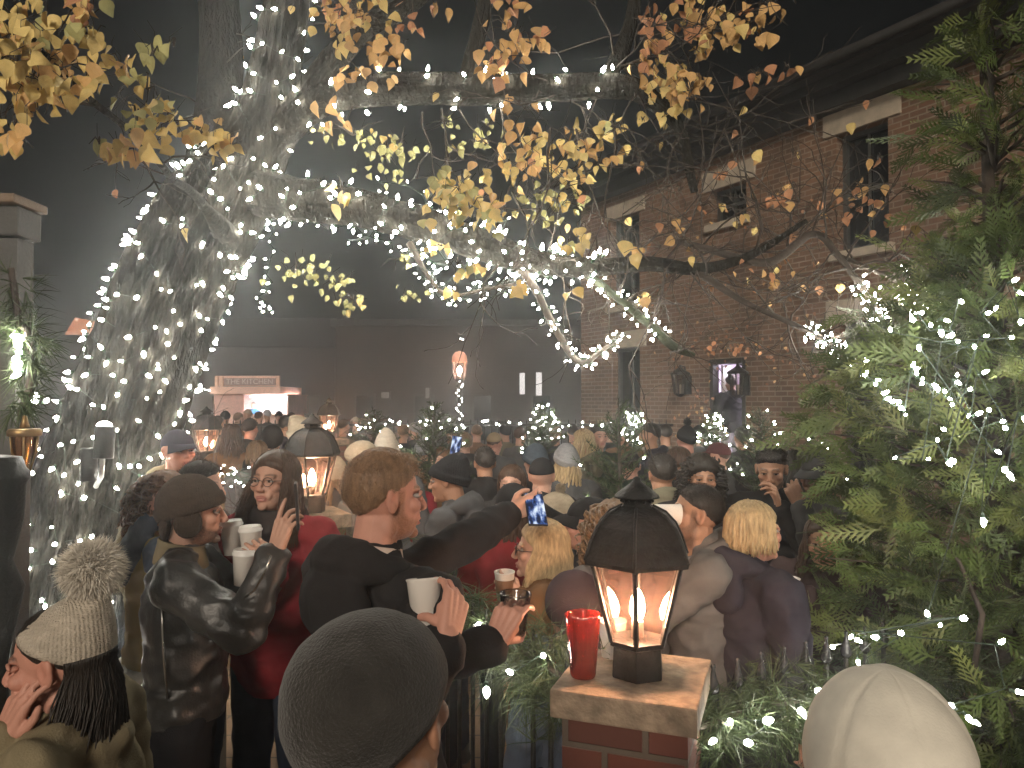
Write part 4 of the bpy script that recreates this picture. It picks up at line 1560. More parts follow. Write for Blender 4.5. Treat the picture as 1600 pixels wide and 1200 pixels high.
for rows, mt in ((NEAR, bark), (TIP1, barkt), (TIP2, barkm), (TIP3, barkt), (TIP4, barkt), (TIP5, barkt), (TIP6, barkt)):
    m = MB(); bark_tube(m, loc(rows), 14, 60, .002, 2.0, len(rows) * 1.7); m.obj("branch", mt, tree)
# fine twigs
tw = MB()
r_ = random.Random(11)
TIPS = []
def twig(p, d, L, r, depth=0):
    n = 7
    pts = [p]; q = p.copy(); dd = d.copy()
    for i in range(n):
        dd = (dd + Vector((r_.gauss(0, .22), r_.gauss(0, .16), r_.gauss(-.02, .20)))).normalized()
        q = q + dd * L / n
        pts.append(q.copy())
    tw.tube([x - TO for x in pts], [max(r * (1 - .8 * i / n), .0016) for i in range(n + 1)], 4)
    TIPS.append(pts[-1])
    if depth < 2:
        for k in range(3 if depth == 0 else 2):
            i = r_.randint(2, n - 1)
            dv = (dd + Vector((r_.gauss(0, .7), r_.gauss(0, .4), r_.gauss(0, .6)))).normalized()
            twig(pts[i], dv, L * r_.uniform(.35, .65), r * .6, depth + 1)
def from_limb(rows, n, L, down=.0, t0=.1, side=1):
    P = spline(rows, 60)
    for i in range(n):
        k = int(r_.uniform(t0, .98) * 59)
        d = Vector((r_.gauss(.3 * side, .6), r_.gauss(-.1, .5), r_.gauss(down, .6))).normalized()
        twig(Vector(P[k][:3]), d, L * r_.uniform(.5, 1.3), .006)
from_limb(LIMB_U, 12, .7, -.4, .2)
from_limb(LIMB_L, 16, .7, .3, .45)
from_limb(TIP4, 12, .5, .0, .0)
from_limb(TIP5, 8, .35, .2, .0)
from_limb(TIP2, 6, .4, .2)
from_limb(UP2, 8, .9, .1)
from_limb(TIP6, 6, .35, .4)
from_limb(LIMB_R, 5, .6, .2, .3)
from_limb(NEAR, 7, .35, .1, .2, -.3)
from_limb(STEM2, 6, 1.0, .3, .3, -.6)
for (px, py, d, dx, dz, L) in ((1040, 420, 3.6, .2, -1, .9), (1170, 440, 3.6, .4, -.7, .6), (960, 200, 3.7, .1, -1, .8), (900, 200, 3.8, .1, -1, .9), (860, 200, 3.7, .2, -1, 1.0), (690, 170, 4, .1, -1, .45), (660, 175, 4, .1, -1, .45),
                               (1085, 300, 3.7, .0, 1, .7), (1180, 395, 3.6, .2, .9, .9), (1230, 385, 3.6, -.1, .9, .8), (1270, 360, 3.55, .3, .8, .7), (1320, 410, 3.5, .4, .7, .6), (1130, 200, 3.8, .5, -.5, .8), (1060, 150, 3.75, .7, -.1, 1.0), (1000, 60, 3.9, .6, .1, .8), (800, 300, 3.8, .3, -.9, .6)):
    twig(at(px, py, d), Vector((dx, 0, dz)).normalized(), L, .007)
tw.obj("twigs", barkt, tree)

# leaves
LCOL = {
    'y': M("leaf_yellow", (.70, .54, .21), rough=.6, var=.3, scale=9, bump=.3, bscale=60, spec=.25),
    'g': M("leaf_yellow_green", (.44, .43, .19), rough=.6, var=.3, scale=9, bump=.3, bscale=60, spec=.25),
    'o': M("leaf_orange", (.62, .39, .16), rough=.6, var=.3, scale=9, bump=.3, bscale=60, spec=.25),
    'r': M("leaf_russet", (.46, .23, .12), rough=.6, var=.35, scale=9, bump=.3, bscale=60, spec=.25),
}
LK = ['y', 'g', 'o', 'r']
lv = MB(); lv.smooth = True
def leaf(p, s, tip, nrm, mi):
    t = tip.normalized()
    x = t.cross(nrm).normalized(); n = x.cross(t).normalized()
    fold = r_.uniform(.05, .62); bend = r_.uniform(-.25, .55)
    wd_ = r_.uniform(.82, 1.12)
    prof = [(0, .0), (.05, .20), (.18, .39), (.38, .46), (.58, .37), (.78, .19), (1.0, .0)]
    k = len(prof) - 2
    mid, lf, rt = [], [], []
    wob = r_.uniform(0, 6)
    for a, w in prof:
        c = p + t * s * a - n * (bend * s * a * a) + x * (s * .05 * sin(wob + a * 3))
        mid.append(c)
        if w > 0:
            w *= wd_
            lf.append(c - x * s * w * r_.uniform(.9, 1.1) + n * s * w * fold * r_.uniform(.7, 1.3)); rt.append(c + x * s * w * r_.uniform(.9, 1.1) + n * s * w * fold * r_.uniform(.7, 1.3))
    vs = mid + lf + rt
    L0, R0 = len(mid), len(mid) + k
    fs = [(0, 1, L0), (0, R0, 1)]
    for i in range(k - 1):
        fs.append((i + 1, i + 2, L0 + i + 1, L0 + i)); fs.append((i + 1, R0 + i, R0 + i + 1, i + 2))
    fs.append((k, k + 1, L0 + k - 1)); fs.append((k, R0 + k - 1, k + 1))
    lv.cur = mi
    lv.add(vs, fs)
st_ = MB()
def cluster(px, py, d, n, sx, sy, size, cols, sd=.10, ang=0.0):
    ca, sa = cos(radians(ang)), sin(radians(ang))
    near = d < 3.1
    n = int(n * (1.7 if near else .95)) or 1
    size *= .66 if near else .80
    sx *= 1.12; sy *= 1.12
    c0 = at(px, py, d)
    for i in range(n):
        u, v = r_.gauss(0, sx), r_.gauss(0, sy)
        dd = d + r_.gauss(0, sd)
        p = at(px + u * ca - v * sa, py + u * sa + v * ca, dd)
        tip = Vector((r_.gauss(0, .5), r_.gauss(-.1, .45), -1 + r_.gauss(0, .4)))
        nrm = Vector((r_.gauss(0, .8), -1, r_.gauss(.35, .6)))
        leaf(p, size * r_.uniform(.7, 1.15), tip, nrm, LK.index(r_.choice(cols)))
        if i % 3 == 0:
            b = p + Vector((r_.gauss(0, .03), r_.gauss(0, .03), .05))
            st_.tube([p - TO, p + Vector((0, 0, .02)) - TO, b - TO], .0013, 3)
    k = max(3, n // 5)
    for i in range(k):
        q = at(px + r_.gauss(0, sx), py + r_.gauss(0, sy), d + .03)
        st_.tube([c0 - TO + Vector((0, .02, 0)), (c0 + q) / 2 - TO + Vector((0, .02, .03)), q - TO], [.004, .003, .0015], 4)
Z = .075
for a in [(25, 40, 2.2, 26, 32, 32, .08, 'yyo'), (60, 110, 2.25, 26, 36, 24, .085, 'yyyo'), (20, 90, 2.2, 16, 22, 26, .085, 'yyo'), (75, 145, 2.3, 14, 26, 14, .085, 'yo'), (105, 95, 2.35, 14, 22, 16, .085, 'yoo'), (95, 30, 2.35, 10, 20, 20, .08, 'yg'), (140, 55, 2.4, 7, 18, 12, .08, 'y'),
          (185, 100, 2.6, 5, 14, 10, .095, 'yo'), (145, 130, 2.5, 6, 12, 12, .075, 'yo'), (235, 80, 2.6, 3, 12, 14, .09, 'g'), (268, 68, 2.6, 1, 2, 2, .09, 'g'), (225, 135, 2.6, 6, 14, 16, .085, 'yg'), (210, 185, 2.7, 5, 8, 16, .08, 'g'),
          (195, 230, 2.7, 12, 26, 12, .095, 'yyo'), (150, 222, 2.7, 2, 10, 4, .09, 'g'), (255, 170, 2.8, 14, 22, 12, .085, 'yyg', .1, 25), (310, 205, 2.9, 18, 26, 10, .08, 'yyo', .1, 15), (345, 215, 3.0, 6, 12, 10, .09, 'y'), (12, 205, 2.2, 9, 14, 16, .085, 'yo'), (128, 12, 2.4, 6, 14, 10, .08, 'or'), (295, 355, 3.9, 1, 2, 2, .09, 'y'),
          (515, 15, 3.9, 20, 22, 16, Z, 'oor'), (545, 30, 3.9, 24, 24, 22, Z, 'ooy'), (575, 20, 3.9, 24, 24, 24, Z, 'oyy'), (590, 85, 3.9, 16, 16, 22, .085, 'oo'), (540, 65, 3.9, 8, 14, 10, .09, 'oy'), (615, 70, 3.9, 12, 14, 18, .085, 'oo'), (560, 115, 3.9, 8, 14, 8, .085, 'oo'), (645, 25, 3.9, 10, 20, 14, .07, 'or'), (678, 5, 3.9, 4, 8, 8, .08, 'o'),
          (515, 168, 4.1, 5, 12, 12, .13, 'o'), (545, 175, 4.1, 3, 6, 10, .10, 'o'), (533, 295, 4.0, 6, 7, 10, .10, 'oy'),
          (790, 35, 3.8, 16, 14, 26, .085, 'oor'), (800, 75, 3.8, 20, 18, 18, .085, 'oo'), (780, 100, 3.8, 14, 16, 10, .085, 'oo'), (830, 65, 3.8, 7, 12, 12, .085, 'or'), (810, 5, 3.8, 10, 14, 14, .08, 'or'), (790, 165, 3.8, 8, 12, 14, .09, 'oo'), (838, 150, 3.8, 3, 6, 8, .09, 'o'),
          (500, 205, 4.3, 12, 18, 8, .05, 'g'), (550, 210, 4.3, 22, 24, 8, .055, 'ggy', .1, 10), (600, 245, 4.3, 34, 22, 18, .06, 'gg', .1, 20), (625, 225, 4.2, 10, 10, 12, .06, 'gy'),
          (700, 195, 4.2, 8, 12, 8, .05, 'g'), (760, 195, 4.2, 12, 16, 10, .05, 'g'), (740, 222, 4.0, 16, 30, 6, .055, 'gy'), (810, 240, 3.8, 18, 16, 18, .075, 'yo'), (795, 260, 3.8, 8, 8, 14, .075, 'y'), (835, 215, 3.8, 16, 16, 12, .075, 'oy'), (860, 245, 3.8, 10, 12, 14, .075, 'oy'), (895, 225, 3.8, 20, 18, 16, .075, 'yo'), (905, 260, 3.8, 10, 14, 10, .07, 'y'), (940, 215, 3.8, 8, 10, 14, .07, 'yo'),
          (690, 285, 3.7, 20, 22, 12, .07, 'gy'), (720, 300, 3.6, 34, 22, 18, .075, 'yg'), (735, 325, 3.6, 26, 18, 16, .08, 'yyg'), (695, 320, 3.6, 14, 16, 14, .07, 'yg'), (770, 312, 3.7, 10, 12, 8, .08, 'yo'), (820, 315, 3.8, 24, 22, 9, .06, 'gy'), (870, 310, 3.8, 18, 22, 8, .055, 'gy'), (905, 305, 3.8, 8, 10, 8, .06, 'g'), (860, 335, 3.8, 10, 16, 6, .05, 'g'),
          (690, 383, 3.8, 10, 14, 6, .07, 'y'), (740, 415, 3.7, 12, 14, 5, .06, 'yg'), (715, 412, 3.7, 2, 5, 5, .08, 'y'), (712, 455, 3.7, 3, 4, 8, .08, 'y'), (808, 440, 3.7, 5, 10, 7, .09, 'y'), (890, 450, 3.6, 3, 6, 8, .09, 'y'),
          (460, 425, 4.4, 18, 16, 14, .05, 'g'), (490, 420, 4.4, 18, 16, 10, .055, 'gg'), (525, 445, 4.4, 20, 14, 12, .055, 'gg'), (550, 468, 4.4, 16, 12, 8, .055, 'gy'), (640, 462, 4.4, 8, 14, 6, .05, 'g'), (620, 405, 4.4, 8, 14, 8, .045, 'g'), (500, 290, 4.4, 8, 14, 8, .05, 'g'),
          (1090, 20, 3.7, 26, 22, 18, .075, 'ooyr'), (1110, 45, 3.7, 30, 22, 16, .08, 'oyo'), (1070, 55, 3.7, 14, 18, 14, .075, 'orr'), (1020, 40, 3.7, 16, 14, 18, .075, 'rro'), (1005, 95, 3.7, 18, 10, 18, .075, 'oor'), (1045, 105, 3.7, 22, 16, 16, .075, 'oyy'), (1075, 125, 3.7, 28, 18, 14, .075, 'yoo'), (1050, 155, 3.7, 24, 18, 14, .075, 'oyo'), (1025, 135, 3.7, 10, 8, 12, .075, 'oy'), (1042, 185, 3.7, 5, 6, 8, .075, 'y'), (1065, 165, 3.7, 4, 8, 6, .08, 'y'),
          (1180, 30, 3.7, 14, 18, 12, .08, 'oor'), (1190, 55, 3.7, 8, 12, 10, .08, 'oo'), (1140, 60, 3.7, 8, 10, 12, .08, 'o'), (1185, 115, 3.7, 5, 10, 8, .08, 'or'), (1170, 125, 3.7, 3, 10, 6, .08, 'r'), (1232, 102, 3.7, 4, 8, 5, .085, 'oor'), (1210, 5, 3.7, 4, 10, 5, .08, 'o'),
          (960, 195, 3.8, 9, 14, 8, .06, 'yg'), (1005, 185, 3.7, 4, 5, 8, .08, 'y'), (965, 230, 3.8, 5, 8, 6, .08, 'yo'), (1028, 228, 3.7, 2, 4, 5, .09, 'y'), (912, 240, 3.8, 8, 8, 10, .075, 'yo'), (998, 252, 3.7, 2, 4, 4, .08, 'o'), (938, 258, 3.8, 3, 5, 4, .08, 'y'), (975, 262, 3.8, 2, 10, 4, .07, 'r'),
          (905, 380, 3.6, 1, 2, 2, .10, 'y'), (975, 380, 3.6, 2, 5, 3, .10, 'y'), (1000, 392, 3.6, 6, 10, 7, .08, 'yo'), (1050, 350, 3.6, 3, 8, 6, .085, 'yo'), (1062, 380, 3.6, 2, 4, 3, .08, 'o'), (1005, 470, 3.6, 4, 7, 8, .08, 'yo'), (890, 385, 3.6, 6, 8, 8, .07, 'yg'), (905, 360, 3.6, 6, 8, 8, .06, 'y'),
          (1180, 240, 3.8, 3, 5, 3, .07, 'yo'), (1242, 240, 3.8, 2, 4, 2, .075, 'y'), (1210, 310, 3.8, 4, 6, 5, .08, 'or'), (1240, 288, 3.8, 2, 6, 4, .07, 'o'), (1375, 248, 3.6, 2, 5, 2, .075, 'r'), (1345, 310, 3.6, 10, 22, 14, .055, 'rro'), (1290, 340, 3.6, 10, 30, 18, .05, 'ror'), (1160, 345, 3.7, 6, 14, 10, .06, 'oy'), (1190, 435, 3.6, 4, 20, 14, .055, 'yo'), (1240, 420, 3.6, 6, 30, 20, .045, 'ro'), (1100, 320, 3.7, 6, 20, 14, .05, 'ro'),
          (1370, 330, 3.6, 10, 26, 20, .05, 'ro'), (1130, 545, 3.6, 10, 26, 8, .04, 'rr'), (1160, 440, 3.6, 10, 50, 30, .04, 'or')]:
    cluster(*a)
for t_ in TIPS[::7]:
    if r_.random() < .5 and t_.z > 2.5:
        leaf(t_, .05, Vector((r_.gauss(0, .4), 0, -1)), Vector((r_.gauss(0, .5), -1, .3)), LK.index(r_.choice('yorr')))
lv.v = [(x - TO.x, y - TO.y, z - TO.z) for x, y, z in lv.v]
lv.cur = 4
lv.add(st_.v, st_.f)
lv.obj("leaves", [LCOL[k] for k in LK] + [barkt], tree)

# lights on the big tree
def sub(rows, a, b):
    P = spline(rows, 200)
    return [tuple(P[int(lerp(a, b, i / 7) * 199)]) for i in range(8)]
GT = "strings of white lights on the big tree"
for i, (a, b, lab) in enumerate(((.04, .26, "white light string wound round the foot of the big leaning trunk"), (.24, .42, "white light string wound round the trunk below its middle"),
                                 (.40, .56, "white light string wound round the middle of the leaning trunk"), (.54, .72, "white light string wound round the trunk just under the fork"), (.70, .97, "white light string wound round the trunk at the fork"))):
    pts, dirs = helix(sub(TRUNK, a, b), 100, 4.6 - .2 * i, out=.034, jit=.05, seed=i + 2, a0=i * 1.3)
    string_lights(lab, pts, dirs, 1, GT)
pts, dirs = helix(sub(STEM, .12, .95), 80, 9, out=.03, jit=.04, seed=21); string_lights("white light string climbing the upright stem above the fork", pts, dirs, 1, GT)
pts, dirs = helix(sub(LIMB_U, .06, .62), 46, 8, out=.018, jit=.03, seed=22); string_lights("white light string wound round the upper level limb", pts, dirs, 1, GT)
pts, dirs = helix(sub(LIMB_L, .02, .36), 62, 8, out=.022, jit=.03, seed=23); string_lights("white light string round the thick inner part of the lower limb", pts, dirs, 1, GT)
pts, dirs = helix(sub(LIMB_L, .33, .62), 60, 10, out=.022, jit=.03, seed=24); string_lights("white light string round the outer part of the lower limb", pts, dirs, 1, GT)
pts, dirs = helix(TIP1, 74, 16, out=.016, jit=.012, seed=25); string_lights("white light string on the thin branch that bends into a V before the brick corner", pts, dirs, 2, GT)
pts, dirs = helix(sub(TIP2, .02, .72), 58, 13, out=.016, jit=.012, seed=26); string_lights("white light string on the thin branch sloping to the brick corner above the V", pts, dirs, 2, GT)
pts, dirs = helix(TIP3, 54, 9, out=.03, jit=.03, seed=27); string_lights("white light string on the sagging twig under the lower limb", pts, dirs, 2, GT)
pts, dirs = helix(sub(LIMB_L, .20, .46), 24, 2, out=.10, jit=.05, seed=28, a0=2.2); string_lights("white light string hanging loose below the lower limb", pts, dirs, 2, GT)
pts, dirs = helix(sub(TIP4, .78, 1), 34, 5, out=.016, jit=.01, seed=29); string_lights("short white light string on the bare branch tip over the ground floor lintel", pts, dirs, 2, GT)
pts, dirs = helix(sub(TIP5, .55, 1), 62, 11, out=.020, jit=.012, seed=30); string_lights("white light string on the bare branch tip left of the tall evergreen", pts, dirs, 2, GT)
pts, dirs = helix(sub(TIP6, .55, 1), 44, 4, out=.05, jit=.02, seed=31); string_lights("white light string on the branch tip above the tall evergreen's shoulder", pts, dirs, 2, GT)
drop = [(418, 335, 4.3), (424, 350, 4.3), (432, 365, 4.3), (420, 378, 4.3), (428, 392, 4.3), (418, 405, 4.3), (420, 418, 4.3), (414, 430, 4.3), (420, 442, 4.3), (408, 455, 4.3), (418, 456, 4.3), (402, 465, 4.3), (410, 472, 4.3), (404, 480, 4.3), (414, 478, 4.3), (420, 484, 4.3), (426, 487, 4.3), (412, 487, 4.3)]
string_lights("white light string dangling free beside the trunk under the fork", [at(a + r_.uniform(-3, 3), b, c) for a, b, c in drop], [V(r_.gauss(0, 1), -1, -.5) for _ in drop], 2, GT)
loose = [(480, 345), (498, 352), (520, 360), (548, 350), (565, 368), (590, 375), (607, 380), (612, 392), (622, 385), (640, 398), (660, 402), (672, 410), (690, 420), (672, 432), (680, 440), (676, 455), (690, 466), (702, 475), (700, 448), (712, 430), (720, 415), (736, 405), (745, 440), (735, 452), (760, 466), (790, 458)]
string_lights("white light string swagged from the lower limb between trunk and twig", [at(a, b, 3.95) for a, b in loose], [V(r_.gauss(0, 1), -1, -.5) for _ in loose], 2, GT)

# ------------------------------------------------------------------ spotlight pair on the trunk
sroot = empty("spotlight", at(150, 700, 3.98)); tag(sroot, "black twin cylinder spotlight fixed to the trunk with its upper lens shining", "spotlight")
o_ = sroot.location
m = MB(); c = at(163, 690, 3.95) - o_; m.lathe([(.0, -.09), (.046, -.09), (.050, -.085), (.050, .075), (.044, .08), (.0, .08)], c, 24, Matrix.Rotation(radians(-6), 4, 'X')); m.obj("lamp_can", black_iron, sroot)
m = MB(); c = at(139, 722, 3.98) - o_; m.lathe([(.0, -.10), (.040, -.10), (.042, -.095), (.042, .07), (.038, .075), (.0, .075)], c, 24); m.obj("lamp_can", black_iron, sroot)
m = MB(); m.ell(at(163, 666, 3.95) - o_, (.040, .030, .028)); m.obj("lens", emis("spot_lens", (1, .97, .92), 18), sroot)
m = MB(); m.tube([at(160, 715, 4.0) - o_, at(158, 745, 4.05) - o_, at(150, 760, 4.15) - o_], .014, 8); m.tube([at(139, 705, 4.0) - o_, at(150, 745, 4.1) - o_], .012, 8); m.obj("bracket", M("galvanised", (.35, .35, .34), rough=.4, metal=.8), sroot)

# ------------------------------------------------------------------ gate pillars with lanterns
pil_brick = brick("pillar_brick", (.165, .058, .042), (.11, .045, .034), (.13, .105, .085))
capst = M("cap_stone", (.25, .19, .135), rough=.75, var=.42, scale=22, bump=.8, bscale=55, bdist=.008, detail=8)
def pillar(px, py, d, w, rz, label, cap_t=.075):
    """py: row of the lantern foot on top of the cap"""
    p = at(px, py, d); zt = p.z; g0 = gz(d)
    root = empty("brick_pillar", (p.x, d, g0), radians(rz)); tag(root, label, "pillar", None)
    h = zt - g0
    m = MB(); m.smooth = False
    m.box((0, 0, (h - cap_t) / 2), (w * .86, w * .86, h - cap_t)); m.obj("shaft", pil_brick, root)
    m = MB(); m.smooth = False
    m.box((0, 0, h - cap_t / 2), (w, w, cap_t), bev=.006); m.obj("cap", capst, root)
    return p
def lantern(p, rz, label, k=1.0, lit=True, nb=1):
    root = empty("lantern", p, radians(rz)); tag(root, label, "lantern", "lit lanterns on the brick pillars")
    hx = lambda prof, m, closed=True: m.lathe([(r * k, z * k) for r, z in prof], seg=6, closed=closed)
    m = MB(); hx([(.0, .001), (.076, .001), (.078, .006), (.074, .085), (.084, .09), (.084, .102), (.0, .102)], m); m.obj("base", black_iron, root, smooth=False)
    m = MB(); hx([(.131, .312), (.160, .318), (.162, .330), (.154, .345), (.142, .38), (.122, .42), (.09, .452), (.05, .470), (.045, .475), (.042, .477), (.042, .497), (.0, .497)], m, False)
    m.obj("hood", black_iron, root, smooth=False)
    m = MB()
    for i in range(6):
        a = 2 * pi * i / 6
        pts = [(r * cos(a) * k, r * sin(a) * k, z * k) for r, z in ((.161, .330), (.155, .345), (.143, .38), (.123, .42), (.091, .452), (.05, .472))]
        m.tube(pts, .0045 * k, 6)
    for i in range(12):
        a = 2 * pi * i / 12
        m.ell((.043 * cos(a) * k, .043 * sin(a) * k, .487 * k), .005 * k, seg=8, rings=6)
    m.obj("hood_ribs", black_iron, root)
    m = MB(); m.lathe([(.040 * k, .497 * k), (.064 * k, .497 * k), (.062 * k, .503 * k), (.030 * k, .528 * k), (.012 * k, .542 * k), (.010 * k, .552 * k), (.0, .556 * k)], seg=20); m.obj("finial", black_iron, root)
    for i in range(6):
        a = 2 * pi * i / 6
        m = MB(); m.smooth = False
        m.tube([(.080 * cos(a) * k, .080 * sin(a) * k, .10 * k), (.136 * cos(a) * k, .136 * sin(a) * k, .314 * k)], .0075 * k, 6); m.obj("post", black_iron, root)
    for i in range(6):
        a0, a1 = 2 * pi * i / 6, 2 * pi * (i + 1) / 6
        m = MB(); m.smooth = False
        q = lambda a, r, z: (r * cos(a) * k, r * sin(a) * k, z * k)
        m.add([q(a0, .078, .104), q(a1, .078, .104), q(a1, .133, .312), q(a0, .133, .312)], [(0, 1, 2, 3)])
        m.obj("pane", GLASS, root)
    m = MB(); m.lathe([(.0, .10), (.017, .10), (.017, .15), (.013, .152), (.0, .152)], seg=14)
    m.v = [tuple(q * k for q in v) for v in m.v]; m.obj("bulb_holder", M("candle_sleeve", (.5, .45, .38)), root)
    m = MB(); m.lathe([(.011, .153), (.0195, .172), (.021, .19), (.017, .212), (.010, .23), (.0, .244)], seg=16)
    m.v = [tuple(q * k for q in v) for v in m.v]; m.obj("lamp_bulb", EMW, root)
    return root
p1 = pillar(992, 1052, 2.12, .385, -20, "brick pillar with a wide stone cap nearest the camera")
lantern(p1 + V(.006, -.01, 0), -12 - 90 - 60, "large lit black lantern on the nearest pillar beside the red cup")
p2 = pillar(487, 800, 4.3, .36, 30, "brick pillar with pale stone cap beside the woman in red")
lantern(p2, 30 , "lit black lantern on the second pillar beside the woman in red", 1.02)
p3 = pillar(322, 720, 8.0, .45, 30, "brick pillar behind the man in the leather jacket")
lantern(p3, 0, "small lit lantern on the far pillar left of the crowd", 1.05)
p4_ = pillar(514, 686, 10.5, .45, 30, "farthest brick pillar behind the pale knit hats")
lantern(p4_, 30, "smallest lit lantern on the farthest pillar near the potted trees", 1.05)

# ------------------------------------------------------------------ iron fence and garland
def fence(A, B, n, h, label, tops=None):
    A, B = Vector(A), Vector(B)
    root = empty("iron_fence", A); tag(root, label, "fence")
    d = (B - A); L = d.length; dn = d.normalized()
    an = atan2(dn.y, dn.x)
    R = Matrix.Rotation(an, 4, 'Z')
    m = MB(); m.smooth = False
    for z in (.12, h - .16):
        m = MB(); m.smooth = False; m.box(d / 2 + V(0, 0, z), (L, .03, .022), R); m.obj("rail", black_iron, root)
    pk = None
    for i in range(n):
        o = d * ((i + .5) / n)
        if pk is None:
            m = MB(); m.lathe([(.0, .0), (.0085, .0), (.0085, h - .06), (.0, h - .06)], seg=6)
            pk = m.obj("picket", black_iron, root)
            f = MB(); f.lathe([(.009, h - .065), (.017, h - .055), (.020, h - .045), (.015, h - .03), (.007, h - .0), (.005, h + .012), (.008, h + .018), (.005, h + .025), (.0, h + .027)], seg=14)
            fi = f.obj("finial", M("finial_iron", (.03, .03, .032), rough=.22, spec=.6), pk)
            pk.location = o
        else:
            c = pk.copy(); COL.objects.link(c); c.parent = root; c.location = o
            g = fi.copy(); COL.objects.link(g); g.parent = c
    return root
gR = gz(2.2)
fence((p1.x + .20, 2.18, gR), (p1.x + 1.35, 2.86, gR), 13, p1.z - .03, "black iron picket fence with pointed finials right of the nearest pillar")
fence((p1.x - .14, 2.30, gR), (p2.x + .16, 4.08, gR), 22, p1.z - .02, "black iron picket fence running back from the nearest pillar to the second")
pine = [M("pine_needle", (.036, .060, .020), rough=.6, var=.4, scale=12, bump=0), M("pine_needle_light", (.066, .090, .034), rough=.6, var=.3, scale=12, bump=0)]
def needles(m, p, d, n, L, w=.0011, spread=.45, droop=.25, rr=None):
    for i in range(n):
        e = (d + Vector((rr.gauss(0, spread), rr.gauss(0, spread), rr.gauss(0, spread)))).normalized()
        l = L * rr.uniform(.7, 1.15)
        s = e.cross(Vector((rr.gauss(0, 1), rr.gauss(0, 1), rr.gauss(0, 1)))).normalized() * w
        q = p + e * l * .55 + Vector((0, 0, -droop * l * .15))
        t = p + e * l + Vector((0, 0, -droop * l * .6))
        m.cur = 1 if rr.random() < .35 else 0
        m.add([p - s, p + s, q + s, q - s, t], [(0, 1, 2, 3), (3, 2, 4)])
def garland(pts, label, n, L, seed, rad=.05, tail=None):
    rr = random.Random(seed)
    P = spline(pts, 80)
    root = empty("pine_garland", P[0][:3]); tag(root, label, "garland")
    O = Vector(P[0][:3])
    m = MB(); m.tube([Vector(q[:3]) - O for q in P], .010, 5); m.obj("stem", barkt, root)
    m = MB(); m.smooth = False
    for i in range(n):
        k = rr.randint(0, 78)
        a, b = Vector(P[k][:3]), Vector(P[k + 1][:3])
        d = (b - a).normalized() * rr.choice((1, 1, -1)) * .6 + Vector((rr.gauss(0, .6), rr.gauss(0, .6), rr.gauss(-.25, .6)))
        p = lerp(a, b, rr.random()) - O + Vector((rr.gauss(0, rad), rr.gauss(0, rad), rr.gauss(-.01, rad)))
        needles(m, p, d.normalized(), 13, L, rr=rr)
    m.obj("needles", pine, root)
    return P
GP1 = [(p1.x + .18, 2.14, p1.z - .16), (p1.x + .45, 2.28, p1.z - .15), (p1.x + .75, 2.44, p1.z - .20), (p1.x + 1.1, 2.66, p1.z - .16), (p1.x + 1.4, 2.84, p1.z - .2)]
garland(GP1, "long needled pine garland draped along the fence right of the nearest pillar", 420, .13, 4)
GP2 = [(p1.x - .12, 2.24, p1.z - .10), (p1.x - .25, 2.42, p1.z - .08), (p1.x - .42, 2.68, p1.z - .06), (p1.x - .62, 3.0, p1.z - .04), (p1.x - .95, 3.55, p1.z - .02), (p2.x + .15, 4.0, p1.z)]
garland(GP2, "pine garland hanging over the fence between the bearded man and the nearest pillar", 520, .14, 5, .06)
bow = [at(1118, 1155, 2.1), at(1140, 1125, 2.12), at(1195, 1127, 2.15), at(1250, 1108, 2.3), at(1165, 1160, 2.05), at(1272, 1080, 2.4)]
string_lights("few white lights in the pine garland right of the nearest pillar", bow, [V(0, -1, .3)] * 6, 1)
bow = [at(848, 1022, 2.3), at(800, 1052, 2.28), at(778, 1016, 2.5), at(742, 978, 2.7), at(760, 1075, 2.3)]
string_lights("few white lights in the pine garland left of the nearest pillar", bow, [V(0, -1, .3)] * 5, 1)

# ------------------------------------------------------------------ tall evergreen on the right
arb_m = [M("arborvitae_dark", (.044, .068, .018), rough=.55, var=.4, scale=5, bump=0), M("arborvitae_mid", (.086, .128, .032), rough=.55, var=.35, scale=5, bump=0), M("arborvitae_light", (.165, .205, .062), rough=.55, var=.3, scale=5, bump=0)]
AX, AD = 1560, 2.95
ab = at(AX, 625, AD)
arb = empty("evergreen_tree", (ab.x, AD, gz(AD))); tag(arb, "tall feathery evergreen with white lights in front of the brick building", "tree")
rr = random.Random(31)
def spray(m, p, d, nrm, L, mi):
    """one flat fern-like spray"""
    d = d.normalized()
    x = d.cross(nrm).normalized()
    n = x.cross(d).normalized()
    m.cur = mi
    k = 7
    droop = rr.uniform(.1, .5)
    def P(t, s): return p + d * L * t + x * s + n * (-droop * L * t * t * .5)
    w = L * .018
    m.add([P(0, -w), P(0, w), P(1, w * .4), P(1, -w * .4)], [(0, 1, 2, 3)])
    for i in range(1, k + 1):
        t = i / (k + .6)
        bl = L * .42 * (1 - t * .72) * rr.uniform(.8, 1.15)
        for sx in (-1, 1):
            b = P(t, 0); e = P(t + bl / L * .85, sx * bl * .62)
            dd = (e - b).normalized(); ww = dd.cross(n).normalized() * L * .026
            mid = (b + e) / 2
            m.add([b - ww * .5, b + ww * .5, mid + ww, e, mid - ww], [(0, 1, 2, 3, 4)])
            if bl > L * .16:
                for q, sg in ((.45, 1), (.62, -1)):
                    b2 = lerp(b, e, q); e2 = b2 + (dd * .75 + ww.normalized() * sg * .75) * bl * .42
                    w2 = ww * .75
                    m.add([b2 - dd * L * .02, b2 + dd * L * .02, e2], [(0, 1, 2)])
m = MB(); m.smooth = False
TRK = [(0, 0, 0, .07), (-.02, .0, 1.0, .055), (.0, .0, 2.0, .04), (-.03, .0, 2.9, .022), (-.05, .0, 3.55, .008)]
